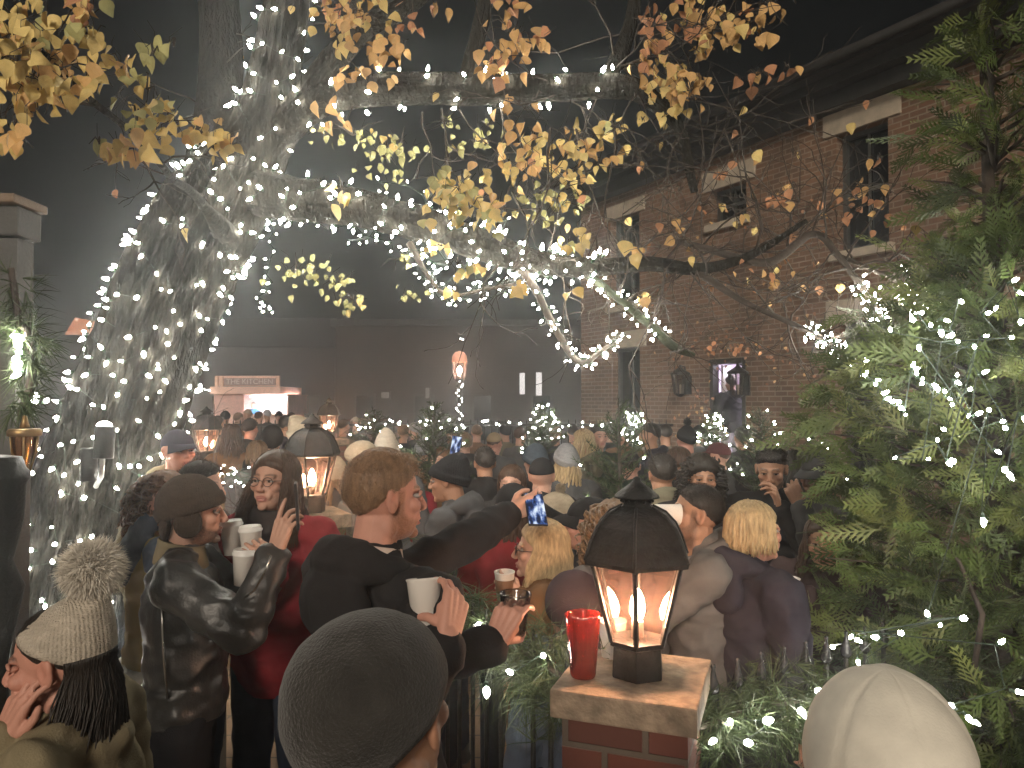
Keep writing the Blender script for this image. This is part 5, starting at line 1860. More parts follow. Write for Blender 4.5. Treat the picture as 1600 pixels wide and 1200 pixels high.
SIL = [(20, 1512), (60, 1490), (95, 1518), (130, 1420), (170, 1440), (230, 1450), (290, 1450), (340, 1488), (390, 1390), (450, 1385), (500, 1330), (560, 1300), (620, 1290), (680, 1285), (740, 1265), (800, 1262), (850, 1262), (900, 1238), (950, 1215), (985, 1225), (1010, 1290), (1050, 1225), (1090, 1212), (1130, 1230), (1180, 1225), (1260, 1215)]
def sil(py):
    for i in range(len(SIL) - 1):
        if SIL[i][0] <= py <= SIL[i + 1][0]:
            t = (py - SIL[i][0]) / (SIL[i + 1][0] - SIL[i][0])
            return lerp(SIL[i][1], SIL[i + 1][1], t)
    return SIL[-1][1] if py > SIL[-1][0] else SIL[0][1]
br = MB()
nspr = 0
for i in range(560):
    u = rr.random()
    py = 20 + 1300 * (u ** .75)
    z = at(AX, py, AD).z - arb.location.z
    if z < .15: continue
    R = max(.10, (AX - sil(py)) / F * AD * 1.0)
    ang = rr.uniform(0, 2 * pi)
    dv = Vector((cos(ang), sin(ang), 0))
    up = rr.uniform(-.05, .45)
    Lb = R * rr.uniform(.62, 1.02)
    s0 = Vector((0, 0, max(z - Lb * .35, .1)))
    s1 = s0 + dv * Lb * .6 + Vector((0, 0, Lb * .30))
    s2 = s0 + dv * Lb + Vector((0, 0, Lb * .35))
    if i % 2 == 0: br.tube([s0, s1, s2], [.010, .006, .002], 5)
    if py < 380 and rr.random() < .42: continue
    tone = rr.choice((0, 1, 1, 1, 2)) if rr.random() < .8 else 2
    nn = max(4, int(11 * min(1, Lb / .45)))
    for k in range(nn):
        t = rr.uniform(.30, 1.0)
        q = lerp(lerp(s0, s1, min(1, t * 1.6)), s2, max(0, (t - .4) / .6)) + Vector((rr.gauss(0, .03), rr.gauss(0, .03), rr.gauss(0, .035)))
        dd = dv * .8 + Vector((rr.gauss(0, .55), rr.gauss(0, .55), rr.gauss(.05, .5)))
        nr = Vector((rr.gauss(0, .7), rr.gauss(0, .7), rr.gauss(.2, .7)))
        spray(m, q, dd, nr, rr.uniform(.11, .21), tone if rr.random() < .7 else rr.randint(0, 2))
        nspr += 1
m.obj("foliage", arb_m, arb)
br.tube([Vector(q[:3]) for q in TRK], [q[3] for q in TRK], 10)
br.tube([Vector((.0, -.2, 2.05)), Vector((-.10, -.35, 2.2)), Vector((.12, -.4, 2.45))], [.012, .010, .004], 6)
br.tube([at(1520, 1060, 2.5) - arb.location, at(1535, 960, 2.45) - arb.location, at(1500, 880, 2.5) - arb.location, at(1470, 840, 2.6) - arb.location], [.010, .009, .006, .003], 6)
br.obj("trunk", barkt, arb)
print("sprays", nspr)
def arb_string(lst, label, lod=1, seed=5):
    pts, dirs = [], []
    r2 = random.Random(seed)
    for a, b in lst:
        # on the near side of the crown, a hand's depth inside its surface
        R = max(.12, (AX - sil(b)) / F * AD)
        off = min(1, abs(a - AX) / F * AD / R)
        dep = AD - R * sqrt(max(0, 1 - off * off)) * .95 - .02
        pts.append(at(a, b, dep)); dirs.append(V(r2.gauss(0, .6), -1, r2.gauss(0, .6)))
    string_lights(label, pts, dirs, lod, "strings of white lights in the tall evergreen")
arb_string([(1558, 478), (1590, 455), (1595, 500), (1580, 440), (1540, 490), (1600, 560), (1392, 518), (1428, 500), (1440, 490), (1455, 510), (1470, 515), (1488, 520), (1500, 470), (1475, 500)], "white light string across the shoulder of the tall evergreen", 3)
r2 = random.Random(77)
arb_string([(lerp(1345, 1420, t) + r2.uniform(-8, 8), lerp(570, 640, t) + r2.uniform(-14, 14)) for t in [i / 10 for i in range(11)]] + [(lerp(1425, 1480, t) + r2.uniform(-4, 4), lerp(578, 618, t) + r2.uniform(-6, 6)) for t in [i / 10 for i in range(11)]] +
           [(r2.uniform(1440, 1540), r2.uniform(580, 650)) for i in range(7)], "white light string across the middle of the tall evergreen", 2, 8)
arb_string([(r2.uniform(1370, 1590), r2.uniform(520, 720)) for i in range(13)] + [(1480, 720), (1465, 690), (1482, 718), (1490, 725)], "scattered white light string deep in the middle of the tall evergreen", 2, 9)
arb_string([(1570, 732), (1575, 738), (1598, 650), (1536, 810), (1545, 640), (1450, 962), (1502, 966), (1335, 998), (1372, 996), (1340, 1030), (1332, 992), (1562, 1005), (1585, 1080), (1490, 1105), (1520, 1125), (1510, 1118), (1260, 1085), (1410, 990), (1300, 1010), (1470, 975)], "white light string low in the tall evergreen above the white knit hat", 3, 10)

# ------------------------------------------------------------------ small potted conifers
POT = M("terracotta", (.28, .12, .07), rough=.85)
def potted(px, pytop, d, hgt_, wid, label, nb=0, lod=3, dense=1.0, seed=1, lights=None, spiky=False, tone=None):
    rr = random.Random(seed)
    tp = at(px, pytop, d)
    g0 = gz(d)
    root = empty("potted_conifer", (tp.x, d, g0)); tag(root, label, "potted tree", "little potted conifers in the yard")
    H = tp.z - g0
    base = H - hgt_
    m = MB(); m.lathe([(.0, 0), (.16, 0), (.22, .36), (.24, .37), (.24, .42), (.20, .42), (.19, .37), (.0, .37)], seg=20); m.obj("pot", POT, root)
    m = MB(); m.tube([(0, 0, .35), (0.01, 0, base + hgt_ * .5), (0, 0, H)], [.025, .015, .004], 7); m.obj("trunk", barkt, root)
    f = MB(); f.smooth = False
    P_ = []
    nB = int(70 * dense)
    for i in range(nB):
        t = (i + rr.random()) / nB
        z = base + hgt_ * t * .97
        a = rr.uniform(0, 2 * pi)
        L = wid * (1 - t) ** .8 * rr.uniform(.7, 1.1) + .06
        up = .75 if spiky else .45
        d0 = Vector((cos(a), sin(a), up + rr.gauss(0, .15))).normalized()
        o = Vector((0, 0, z))
        e = o + d0 * L
        f.cur = 2
        f.tube([o, (o + e) / 2 + Vector((0, 0, -.02)), e], [.005, .004, .0015], 4)
        ns = int(L / .018)
        for k in range(ns):
            q = lerp(o, e, (k + .6) / ns)
            needles(f, q, (d0 * .8 + Vector((rr.gauss(0, .5), rr.gauss(0, .5), rr.gauss(0, .4)))).normalized(), 4, .05 if not spiky else .045, w=.0022, rr=rr, droop=0)
        P_.append((e - d0 * L * .15, d0))
    f.obj("foliage", pine + [barkt], root)
    if nb:
        sel = [P_[int(i * len(P_) / nb)] for i in range(nb)]
        W_ = root.location
        fr = [(p, q) for p, q in P_ if q.y < .35] 
        sel = [fr[int(i * len(fr) / nb) % len(fr)] for i in range(nb)]
        string_lights("white lights on the " + lights, [W_ + p + Vector((0, -.02, 0)) for p, q in sel], [q for p, q in sel], lod, "light strings on the little potted conifers", wire=True)
potted(585, 640, 8.0, .85, .45, "little potted conifer behind the pale knit hats", 14, 3, 1.0, 1, "potted conifer behind the pale knit hats")
potted(678, 628, 6.5, 1.0, .50, "loose potted conifer right of the bearded man's head", 14, 3, 1.2, 2, "potted conifer right of the bearded man's head", spiky=True)
potted(850, 632, 8.6, .62, .30, "compact potted conifer covered in lights at the middle of the yard", 34, 3, 1.2, 3, "compact potted conifer at the middle of the yard")
potted(966, 626, 5.2, .95, .42, "sparse spiky potted conifer with a tall leader", 7, 3, .8, 4, "sparse spiky potted conifer", spiky=True)
potted(993, 646, 8.8, .42, .18, "tiny bright potted conifer thick with lights left of the doorway", 50, 3, .9, 5, "tiny bright conifer left of the doorway")
potted(1112, 648, 8.4, .42, .20, "tiny bright potted conifer thick with lights below the doorway", 46, 3, .9, 6, "tiny bright conifer below the doorway")
potted(1188, 640, 6.2, .9, .42, "potted conifer with a band of lights right of the doorway", 22, 3, 1.1, 7, "potted conifer right of the doorway", spiky=True)
potted(1262, 655, 5.6, 1.0, .50, "wide dark potted conifer behind the man in the dark cap", 12, 3, 1.2, 8, "wide dark conifer behind the man in the dark cap")
# light strings on the far fence and street lamp
r2 = random.Random(5)
ln = [at(lerp(556, 1000, t) + r2.uniform(-8, 8), 662 + r2.uniform(-6, 6), 12.5) for t in [i / 46 for i in range(47)]]
string_lights("white light string along the far fence behind the crowd", ln, [V(0, -1, 0)] * 47, 4)
ln = [at(718 + 5 * sin(i * 1.2), lerp(596, 655, i / 13), 19.8) for i in range(14)]
string_lights("white lights wound round the street lamp post", ln, [V(0, -1, 0)] * 14, 4)
string_lights("lone white light above the street lamp", [at(720, 529, 19.8), at(722, 529.5, 19.8)], [V(0, -1, 0)] * 2, 4)
ln = [at(296 + 4 * i, 608 + (i % 3), 25.6) for i in range(9)]
string_lights("white light string at the left of the food kiosk", ln, [V(0, -1, 0)] * 9, 4)
ln = [at(342 + r2.uniform(0, 55), 742 + r2.uniform(-16, 18), 5.6) for i in range(22)]
string_lights("white light string on the dark shrub behind the man in the leather jacket", ln, [V(0, -1, 0)] * 22, 2)
ff = empty("iron_fence", (0, 12.6, gz(12.6))); 
tag(ff, "low black iron fence far behind the crowd", "fence")
m = MB(); m.smooth = False
zt = at(0, 664, 12.6).z - gz(12.6)
m.box((-.6, 0, zt), (9.5, .04, .04)); m.obj("rail", black_iron, ff)
m = MB()
for i in range(80): m.lathe([(.0, 0), (.01, 0), (.01, zt + .06), (.0, zt + .1)], (-5.3 + i * .118, 0, 0), 5)
tag(m.obj("pickets", black_iron, ff), kind="stuff")
# bare shrub right of the far-left pillar
sh = empty("shrub", at(390, 760, 5.9)); sh.location.z = gz(5.9); tag(sh, "bare dark twiggy shrub behind the woman in red and the man in leather", "shrub")
tw = MB(); TO2 = TO; TO = sh.location.copy()
r_ = random.Random(19)
for i in range(46):
    b = sh.location + Vector((r_.gauss(0, .12), r_.gauss(0, .12), .05))
    twig(b, Vector((r_.gauss(0, .35), r_.gauss(0, .3), 1)).normalized(), r_.uniform(1.0, 1.75), .007)
tw.obj("twigs", M("shrub_twig", (.09, .06, .055), rough=.9), sh)
# wall vine
vi = empty("climbing_vine", BW @ V(wl(1180), -.05, 0)); tag(vi, "bare climbing vine with a few red leaves on the brick above the doorway", "vine")
tw = MB(); TO = vi.location.copy(); r_ = random.Random(23)
for i in range(44):
    px, py = r_.uniform(1010, 1300), r_.uniform(330, 640)
    p = BW @ V(wl(px), -.03, wall_z(px, py))
    dx = -WD * r_.gauss(.1, .9) + V(0, 0, r_.gauss(.6, .7))
    n = 8; pts = [p]; q = p.copy(); d = dx.normalized()
    for k in range(n):
        d = (d + -WD * r_.gauss(0, .35) + V(0, 0, r_.gauss(0, .35))).normalized()
        q = q + d * .13; pts.append(q.copy())
    tw.tube([x - TO for x in pts], [.007 * (1 - .8 * k / n) + .0015 for k in range(n + 1)], 4)
tw.obj("stems", barkt, vi)
lv = MB()
for i in range(150):
    px, py = r_.choice([(r_.gauss(1150, 40), r_.gauss(545, 14)), (r_.uniform(1020, 1300), r_.uniform(300, 600)), (r_.gauss(1100, 20), r_.gauss(650, 20))])
    leaf(BW @ V(wl(px), -.06, wall_z(px, py)), .055, Vector((r_.gauss(0, .4), r_.gauss(0, .3), -1)), Vector((-.86 + r_.gauss(0, .4), -.5, .3)), r_.choice((3, 3, 2)))
lv.v = [(x - TO.x, y - TO.y, z - TO.z) for x, y, z in lv.v]
lv.obj("leaves", [LCOL[k] for k in LK], vi)
TO = TO2

# ------------------------------------------------------------------ left edge: porch post, lamp, iron urn, stone wall
pr = empty("porch_post", (at(-14, 600, 2.3).x, 2.3, 0)); tag(pr, "grey painted porch post with a capped top at the left edge", "post")
gp = M("grey_paint", (.085, .085, .08), rough=.6, var=.12)
m = MB(); m.smooth = False
xr = at(24, 600, 2.3).x - pr.location.x
zt = at(0, 372, 2.3).z
m.box((xr - .20, .04, zt / 2), (.40, .08, zt)); m.box((xr - .235, -.012, zt / 2 - .05), (.30, .03, zt - .4)); m.obj("shaft", gp, pr)
m = MB(); m.smooth = False
z0_, z1_ = at(0, 368, 2.3).z, at(0, 322, 2.3).z
m.box((xr - .21, .05, (z0_ + z1_) / 2), (.43, .12, z1_ - z0_), bev=.006); m.obj("capital", gp, pr)
m = MB(); m.smooth = False
m.box((xr - .215, .05, z1_ + .0185), (.45, .17, .028), bev=.006); m.obj("cap", M("porch_trim", (.22, .16, .11), rough=.6), pr)
gl = [(18, 420, 2.15), (30, 500, 2.12), (44, 520, 2.1), (48, 580, 2.1), (42, 620, 2.1), (30, 650, 2.1)]
garland([at(*q) for q in gl], "pine garland with lights hanging on the grey porch post", 90, .09, 9, .02)
string_lights("bright white lights clustered on the porch post garland", [at(30, 543, 2.05), at(27, 550, 2.05), at(28, 558, 2.05), at(29, 566, 2.05), at(28, 574, 2.05), at(31, 582, 2.05), at(36, 530, 2.1), at(60, 618, 2.3), at(70, 628, 2.3), at(58, 628, 2.3)], [V(.3, -1, 0)] * 10, 1)
bl = empty("porch_lamp", at(38, 705, 2.0)); bl.scale = (.66, .66, .80); tag(bl, "small unlit brass lantern with amber glass at the left edge", "lantern")
m = MB(); m.lathe([(.0, .075), (.055, .075), (.062, .068), (.062, .052), (.054, .05), (.0, .05)], seg=20); m.lathe([(.0, .12), (.008, .118), (.012, .10), (.02, .08), (.0, .078)], seg=12)
m.lathe([(.0, -.085), (.02, -.085), (.022, -.07), (.0, -.07)], seg=16)
for k in range(6):
    a = 2 * pi * k / 6
    m.tube([(.054 * cos(a), .054 * sin(a), .05), (.048 * cos(a), .048 * sin(a), .0), (.02 * cos(a), .02 * sin(a), -.075)], .004, 5)
m.tube([(0, 0, -.08), (-.04, .0, -.12), (-.10, .05, -.13)], .010, 8)
m.obj("frame", M("brass", (.32, .22, .10), rough=.45, metal=.9, bump=.1), bl)
m = MB(); m.lathe([(.019, -.07), (.045, -.0), (.051, .05)], seg=18, closed=False); m.obj("amber_glass", glass("amber_glass", (.85, .55, .25), .12, .15), bl)
ur = empty("iron_urn", (at(-14, 800, 1.75).x, 1.75, 0)); tag(ur, "large dark iron urn with rolled rim at the lower left edge", "urn")
zr = at(0, 745, 1.75).z
m = MB(); m.lathe([(.0, 0), (.10, 0), (.10, .2), (.05, .5), (.04, zr - .42), (.07, zr - .26), (.045, zr - .20), (.066, zr - .10), (.070, zr - .02), (.078, zr - .005), (.078, zr + .008), (.068, zr + .02), (.06, zr + .045), (.03, zr + .05), (.0, zr + .05)], seg=32); m.obj("bowl", M("urn_iron", (.045, .048, .048), rough=.38, var=.2), ur)
sw = empty("stone_wall", (at(205, 1100, 2.7).x, 2.7, 0)); tag(sw, "low pale stone wall beneath the leaning trunk behind the pom pom hat", "wall")
zt = at(205, 1060, 3.0).z
m = MB(); m.smooth = False
m.box((-.11, .25, zt / 2 - .04), (.30, 1.7, zt - .08), Matrix.Rotation(radians(8), 4, 'Z')); m.obj("wall", M("wall_stone", (.25, .23, .20), rough=.9, var=.3, bump=.8, bscale=30), sw)
m = MB(); m.smooth = False
m.box((-.11, .25, zt - .037), (.36, 1.76, .07), Matrix.Rotation(radians(8), 4, 'Z'), bev=.012); m.obj("coping", M("coping_stone", (.36, .33, .28), rough=.9, var=.3, bump=.9, bscale=50), sw)
# things on the nearest pillar
red = glass("red_plastic", (1, .30, .24), .05, .12, .22, (.9, .10, .07))
c = paper_cup("red translucent plastic tumbler on the nearest pillar cap", kind='plastic', mat=red); c.matrix_world = Matrix.Translation(at(911, 1057, 2.08)) @ Matrix.Diagonal((1.18, 1.18, 1.55, 1))
for ch in c.children:
    if ch.name.startswith("drink"): ch.data.materials.clear(); ch.data.materials.append(glass("red_drink", (.9, .25, .2), .03, .1, .2, (.8, .08, .05)))
c = paper_cup("white paper cup standing behind the lantern on the nearest pillar"); c.matrix_world = Matrix.Translation(at(957, 1030, 2.26)) @ Matrix.Scale(1.05, 4)
# ------------------------------------------------------------------ the crowd
glass("clear_plastic", (.90, .90, .88), .10, .04)
blk = fabric("black", (.020, .019, .020))
blk2 = fabric("charcoal", (.040, .038, .038))
navy = fabric("navy", (.034, .031, .043))
brownc = fabric("brown", (.16, .085, .040))
grey = fabric("grey", (.13, .125, .12))
greyd = fabric("grey_dark", (.085, .085, .088))
olive = fabric("olive", (.13, .115, .075))
tan = fabric("tan", (.22, .18, .11))
redc = fabric("red", (.23, .026, .034))
redk = fabric("bright_red", (.26, .030, .034))
leath = fabric("black", (.030, .029, .028), kind='leather')
bootb = fabric("brown_boot", (.12, .065, .035), kind='leather')
k_beige = fabric("beige", (.50, .44, .36), kind='knit')
k_white = fabric("white", (.62, .56, .47), kind='knit')
k_grey = fabric("dark_grey", (.050, .047, .044), kind='knit')
k_brown = fabric("brown", (.075, .055, .042), kind='knit')
k_black = fabric("black", (.022, .022, .024), kind='knit')
k_cream = fabric("cream", (.36, .30, .22), kind='knit')
k_blue = fabric("slate", (.075, .095, .12), kind='knit')
k_lgrey = fabric("light_grey", (.30, .30, .31), kind='knit')
denim = fabric("denim", (.05, .065, .10))
shirt = fabric("white_shirt", (.62, .52, .45))
fleece = M('fleece_dark_grey', (.034, .032, .029), rough=.95, var=.35, scale=22, bump=.9, bscale=260, bdist=.004, detail=8, sheen=.2, spec=.1)
fleece_w = M('fleece_cream', (.80, .76, .66), rough=.95, var=.08, scale=30, bump=.35, bscale=300, bdist=.002, spec=.1)
fur = M("pom_fur", (.72, .66, .56), rough=.9, var=.2, bump=0, sheen=.3)
DK, BR, BL, GI, LB = ('dark', (.022, .016, .012)), ('brown', (.065, .035, .020)), ('blonde', (.42, .31, .17)), ('ginger', (.235, .140, .078)), ('lightbrown', (.15, .09, .045))
BE = ('ginger_beard', (.20, .085, .04))
ch = "coat"

# pom-pom hat woman, lower left
A = person(110, 946, 1.62, 97, "woman in beige pom pom knit hat with her hand over her mouth", sex='f', tone='pink', lod=0, hairc=DK, hair='long', closed=True, look=(0, -6, 0), topm=fabric('khaki', (.24, .20, .125)), hem=.6,
           hat=('beanie', k_beige, dict(tall=.16, cuff=.0, rim0=.022, slope=.46, fat=1.02, pom=(fur, .070), slouch=.045)), hairargs=dict(length=.46, a0=108, fwd=.07, spread=.085),
           arms={'L': dict(w=at(2, 1160, 1.53), f=(.36, .12, .92), p=(.55, .75, .0), curl=(14, 22, 18), thumb='rest', hint=(-.3, -.4, -1), spread=5), 'R': 'pocket'})
# leather jacket man
B = person(292, 748, 2.62, -74, "man in black leather jacket and brown ear flap hat raising a phone", sex='m', tone='fair', lod=0, hairc=BR, hair='short', look=(6, -2, 0), top='jacket', topm=leath, hem=.92, beard=('brown_beard', (.05, .032, .022)),
           hat=('beanie', k_brown, dict(tall=.02, cuff=.04, rim0=.0, slope=.30, fat=1.10, flaps=True)), collar=tan, trousers=fabric("black_jeans", (.020, .020, .023)), cuffs=fabric("cream_cuff", (.50, .42, .30)),
           arms={'R': dict(w=at(431, 862, 2.42), f=(.28, .1, 1), p=(.55, .85, .1), curl=(28, 42, 30), thumb='pinch', index=(4, 8, 6), hint=(-.1, -.3, -1)),
                 'L': dict(w=at(425, 888, 2.72), f=(-.86, -.35, .12), p=(.25, .9, .0) if False else (-.30, .95, 0), curl=(42, 46, 30), thumb='grip', hint=(.4, .5, -1))})
cup(B, 'L', "white lidded paper cup held low by the man in the leather jacket", lid=True, axis=(.05, 0, 1), shift=(0, -.075, .0))
cc = paper_cup("white lidded paper cup held behind the first by the man in leather", lid=True); cc["group"] = "cups in people's hands"; cc.matrix_world = Matrix.Translation(at(364, 866, 2.76)) @ Matrix.Rotation(radians(-4), 4, 'Y')
def detail(P, name, rows, r, mat):
    m = MB(); Wi = P['W'].inverted()
    m.tube([Wi @ q for q in rows], r, 6); m.obj(name, mat, P['root'])
chrome = M("zip_chrome", (.6, .58, .55), rough=.25, metal=1.0, bump=0)
# woman in red
Cw = person(434, 706, 3.02, 168, "woman in a red coat and glasses with long brown hair holding a cup", sex='f', tone='fair', lod=0, hairc=BR, hair='long', look=(-4, 4, 0), topm=redc, hem=.80, glasses=True,
            scarf=fabric("dark_scarf", (.050, .040, .038)), trousers=denim, shoes=bootb, hairargs=dict(length=.26, a0=52, fwd=.05),
            arms={'R': dict(w=at(430, 878, 2.72), f=(-.55, -.45, .62), p=(-.6, .75, .1), hint=(.2, .1, -1)), 'L': 'down'})
cup(Cw, 'R', "white lidded paper cup held up by the woman in the red coat", lid=True, axis=(-.05, 0, 1), shift=(-.02, 0, 0.01))
# bearded man, centre
D = person(592, 706, 1.93, -42, "bearded man with short ginger hair and black hooded jacket holding two cups", sex='m', tone='pink', lod=0, hairc=GI, hair='short', beard=BE, look=(-19, -2, 0), topm=blk, hem=.86, hood=blk, collar=shirt, fat=1.14,
           hairargs=dict(thick=.038, side=-.16, back=-1.2, front=.56, top=.09, rough=.04),
           arms={'R': dict(w=at(700, 996, 1.66), f=(.16, .55, .80), p=(-.72, .65, -.1), hint=(-.2, -.5, -1), curl=(40, 46, 28)), 'L': dict(w=at(772, 1008, 1.92), f=(.42, .25, .86), p=(.35, .90, -.25), curl=(38, 44, 28), thumb='grip', hint=(.3, .0, -1))})
cup(D, 'R', "white paper cup in the near hand of the bearded man", axis=(-.08, .20, 1), shift=(-.03, 0, .012))
cup(D, 'L', "clear plastic cup in the outstretched hand of the bearded man", kind='plastic', axis=(.05, 0, 1), shift=(.008, 0, .02))
detail(B, "zip", [at(380, 936, 2.30), at(398, 922, 2.28), at(412, 898, 2.26), at(424, 868, 2.26)], .0032, chrome)
detail(B, "zip", [at(252, 920, 2.46), at(254, 980, 2.43), at(257, 1040, 2.42), at(262, 1092, 2.44)], .0045, chrome)
# the two nearest heads
E = person(577, 972, .87, -10, "person seen from behind in a dark grey knit hat nearest the camera", sex='m', tone='tan', lod=0, hairc=BR, hair='short', topm=blk2, hs=1.0, look=(-8, 0, -7), hgt=1.72,
           hat=('beanie', fleece, dict(tall=-.10, cuff=.0, rim0=.014, slope=.50, fat=1.13, ring=.92)))
Fp = person(1390, 1080, .90, -4, "person seen from behind in a cream seamed knit hat at the lower right", sex='f', tone='fair', lod=0, hairc=BR, hair='bob', topm=tan, hgt=1.62,
            hat=('beanie', fleece_w, dict(tall=.03, cuff=.0, rim0=-.03, slope=.36, fat=1.14, seam=6)))
# person behind with outstretched arm and phone
Gp = person(600, 735, 2.6, -62, "person in black behind the bearded man stretching an arm out to film with a phone", sex='m', tone='fair', lod=1, hairc=DK, topm=blk,
            arms={'R': dict(w=at(797, 802, 2.80), f=(.85, .20, .35), p=(-.1, .9, .1), curl=(25, 35, 25), thumb='pinch', hint=(0, -1, .1)), 'L': 'down'})
def phone(loc, rz, rx, label, scr, k=1.0, ry=0.0):
    root = empty("smartphone"); tag(root, label, "phone", "phones held up to film")
    m = MB(); m.smooth = False
    m.box((0, 0, 0), (.074, .008, .152), bev=.003); m.obj("phone_case", M("phone_black", (.02, .02, .022), rough=.3, bump=0), root)
    m = MB(); m.smooth = False
    m.box((0, -.0046, 0), (.068, .0012, .144)); m.obj("screen", scr, root)
    root.matrix_world = Matrix.Translation(loc) @ Matrix.Rotation(rz, 4, 'Z') @ Matrix.Rotation(rx, 4, 'X') @ Matrix.Rotation(ry, 4, 'Y') @ Matrix.Scale(k, 4)
    return root
def screen(name, seed):
    m = bpy.data.materials.new(name); m.use_nodes = True; nt = m.node_tree; nt.nodes.clear()
    o = nt.nodes.new("ShaderNodeOutputMaterial"); e = nt.nodes.new("ShaderNodeEmission"); tc = nt.nodes.new("ShaderNodeTexCoord")
    mp = nt.nodes.new("ShaderNodeMapping"); mp.inputs["Location"].default_value = (seed, seed, 0); mp.inputs["Scale"].default_value = (1, 1, .45)
    n = nt.nodes.new("ShaderNodeTexNoise"); n.inputs["Scale"].default_value = 46; n.inputs["Detail"].default_value = 5
    r = nt.nodes.new("ShaderNodeValToRGB"); r.color_ramp.elements[0].position = .42; r.color_ramp.elements[0].color = (.01, .015, .04, 1)
    r.color_ramp.elements[1].position = .62; r.color_ramp.elements[1].color = (.75, .85, 1, 1)
    x = r.color_ramp.elements.new(.5); x.color = (.06, .12, .34, 1)
    nt.links.new(tc.outputs["Object"], mp.inputs[0]); nt.links.new(mp.outputs[0], n.inputs["Vector"]); nt.links.new(n.outputs["Fac"], r.inputs["Fac"])
    nt.links.new(r.outputs["Color"], e.inputs[0]); e.inputs[1].default_value = .8; nt.links.new(e.outputs[0], o.inputs[0])
    return m
SCRA, SCRB = screen("phone_picture", 0), screen("phone_picture_far", 3)
phone(at(837, 796, 2.78), radians(16), radians(-48), "smartphone with a bright blue picture held sideways at the end of the black sleeve", SCRA, 1.0, radians(6))
phone(at(464, 790, 2.44), radians(104), radians(-4), "dark smartphone seen edge on in the raised hand of the man in leather", M("phone_black", (.02, .02, .022)))
phone(at(712, 697, 5.6), radians(8), 0, "tiny bright phone screen above the black knit hat in the crowd", SCRB, 1.0, radians(10))
# behind the fence, middle
P6 = person(706, 716, 4.0, 78, "man in a black knit hat and dark grey hood facing left behind the black sleeve", sex='m', tone='tan', lod=1, hairc=DK, look=(0, -8, 0), topm=greyd, hood=greyd, hem=.8,
            hat=('beanie', k_black, dict(tall=.05, cuff=.04, rim0=.0, slope=.42, fat=1.12, slouch=.05)), arms={'L': 'cup', 'R': 'pocket'})
Pr = person(800, 756, 3.7, -20, "person in red beneath the dark hat brim beyond the raised phone", sex='f', tone='pink', lod=2, hairc=BR, hair='long', topm=redk, hat=('cap', blk), arms={'L': 'cup', 'R': 'down'})
P8 = person(852, 815, 3.05, 84, "woman with long blonde hair and glasses in a brown coat facing left", sex='f', tone='fair', lod=0, hairc=BL, hair='long', look=(0, 2, 0), topm=brownc, hem=.62, glasses=True, hairargs=dict(length=.24, a0=70, fwd=.02), scarf=None,
            arms={'L': dict(w=at(812, 930, 2.95), f=(-.72, .0, .45), p=(.0, .95, .0), hint=(.4, -.3, -1)), 'R': 'pocket'})
cup(P8, 'L', "brown sleeved paper cup held by the blonde woman in the brown coat", sleeve=M("cup_sleeve", (.17, .09, .05), rough=.8), axis=(0, -.05, 1), shift=(-.0, -.05, .0))
P9 = person(872, 775, 3.6, 96, "woman in a cream and black bobble hat behind the bright phone", sex='f', tone='fair', lod=1, hairc=LB, hair='long', topm=blk2, hairargs=dict(length=.28, a0=66), look=(0, 4, 0),
            hat=('beanie', [k_black, k_cream], dict(tall=.08, cuff=.045, topmat=1, rim0=.004, slope=.40, fat=1.08, pom=(k_cream, .026))))
P10 = person(924, 778, 3.3, 84, "person in a black cap with a white collar facing left beside the curly hair", sex='m', tone='pink', lod=1, hairc=DK, hat=('cap', blk), topm=blk, collar=shirt)
P11 = person(962, 788, 2.95, 38, "person with light brown curly hair and grey coat directly behind the large lantern", sex='f', tone='fair', lod=1, hairc=LB, hair='curly', topm=grey, hood=greyd, hem=.7)
PL = person(902, 905, 2.75, 40, "short person in dark plum hood and denim jacket left of the nearest pillar", sex='f', lod=1, hairc=DK, hair='hidden', topm=fabric("denim_light", (.13, .16, .22)), hem=.7,
            hat=('beanie', fabric("plum", (.050, .035, .042)), dict(tall=.0, cuff=0, rim0=-.05, slope=.3, fat=1.25)), hood=fabric("plum", (.050, .035, .042)))
P12 = person(1096, 757, 3.0, 84, "man in a grey hooded jacket drinking from a tilted white cup", sex='m', tone='tan', lod=0, hairc=DK, hair='short', closed=True, look=(0, 8, 0), topm=grey, hood=grey, hem=.72, beard=('dark_stubble', (.12, .07, .05)), hairargs=dict(thick=.03, side=-.05, back=-.85, front=.50, rough=.02),
             arms={'L': dict(w=at(1040, 868, 2.88), f=(-.45, .1, .95), p=(.2, .9, .1), hint=(.2, -.3, -1), curl=(40, 44, 28)), 'R': 'pocket'})
cw = paper_cup("white paper cup tilted to the lips of the man in the grey hood"); cw["group"] = "cups in people's hands"
cw.matrix_world = Matrix.Translation(at(1018, 800, 2.90)) @ align((1, .08, -.10))
P13 = person(1172, 786, 2.9, -72, "woman with a blonde bob and navy hooded coat facing right", sex='f', tone='pink', lod=0, hairc=BL, hair='bob', look=(0, 4, 0), topm=navy, hood=navy, hem=.45, fat=1.06, hairargs=dict(length=.085, a0=62))
P16 = person(1096, 713, 4.1, 168, "woman with dark curly hair and dark coat behind the drinking man", sex='f', tone='tan', lod=1, hairc=DK, hair='curly', topm=blk, hairargs=dict(low=-.16), look=(10, -4, 0), arms={'L': 'cup', 'R': 'down'})
P17 = person(1036, 712, 4.5, 4, "person seen from behind in a dark jacket with a pale olive hood above the lantern", sex='m', tone='tan', lod=1, hairc=DK, topm=blk, hood=fabric("olive_pale", (.19, .175, .12)))
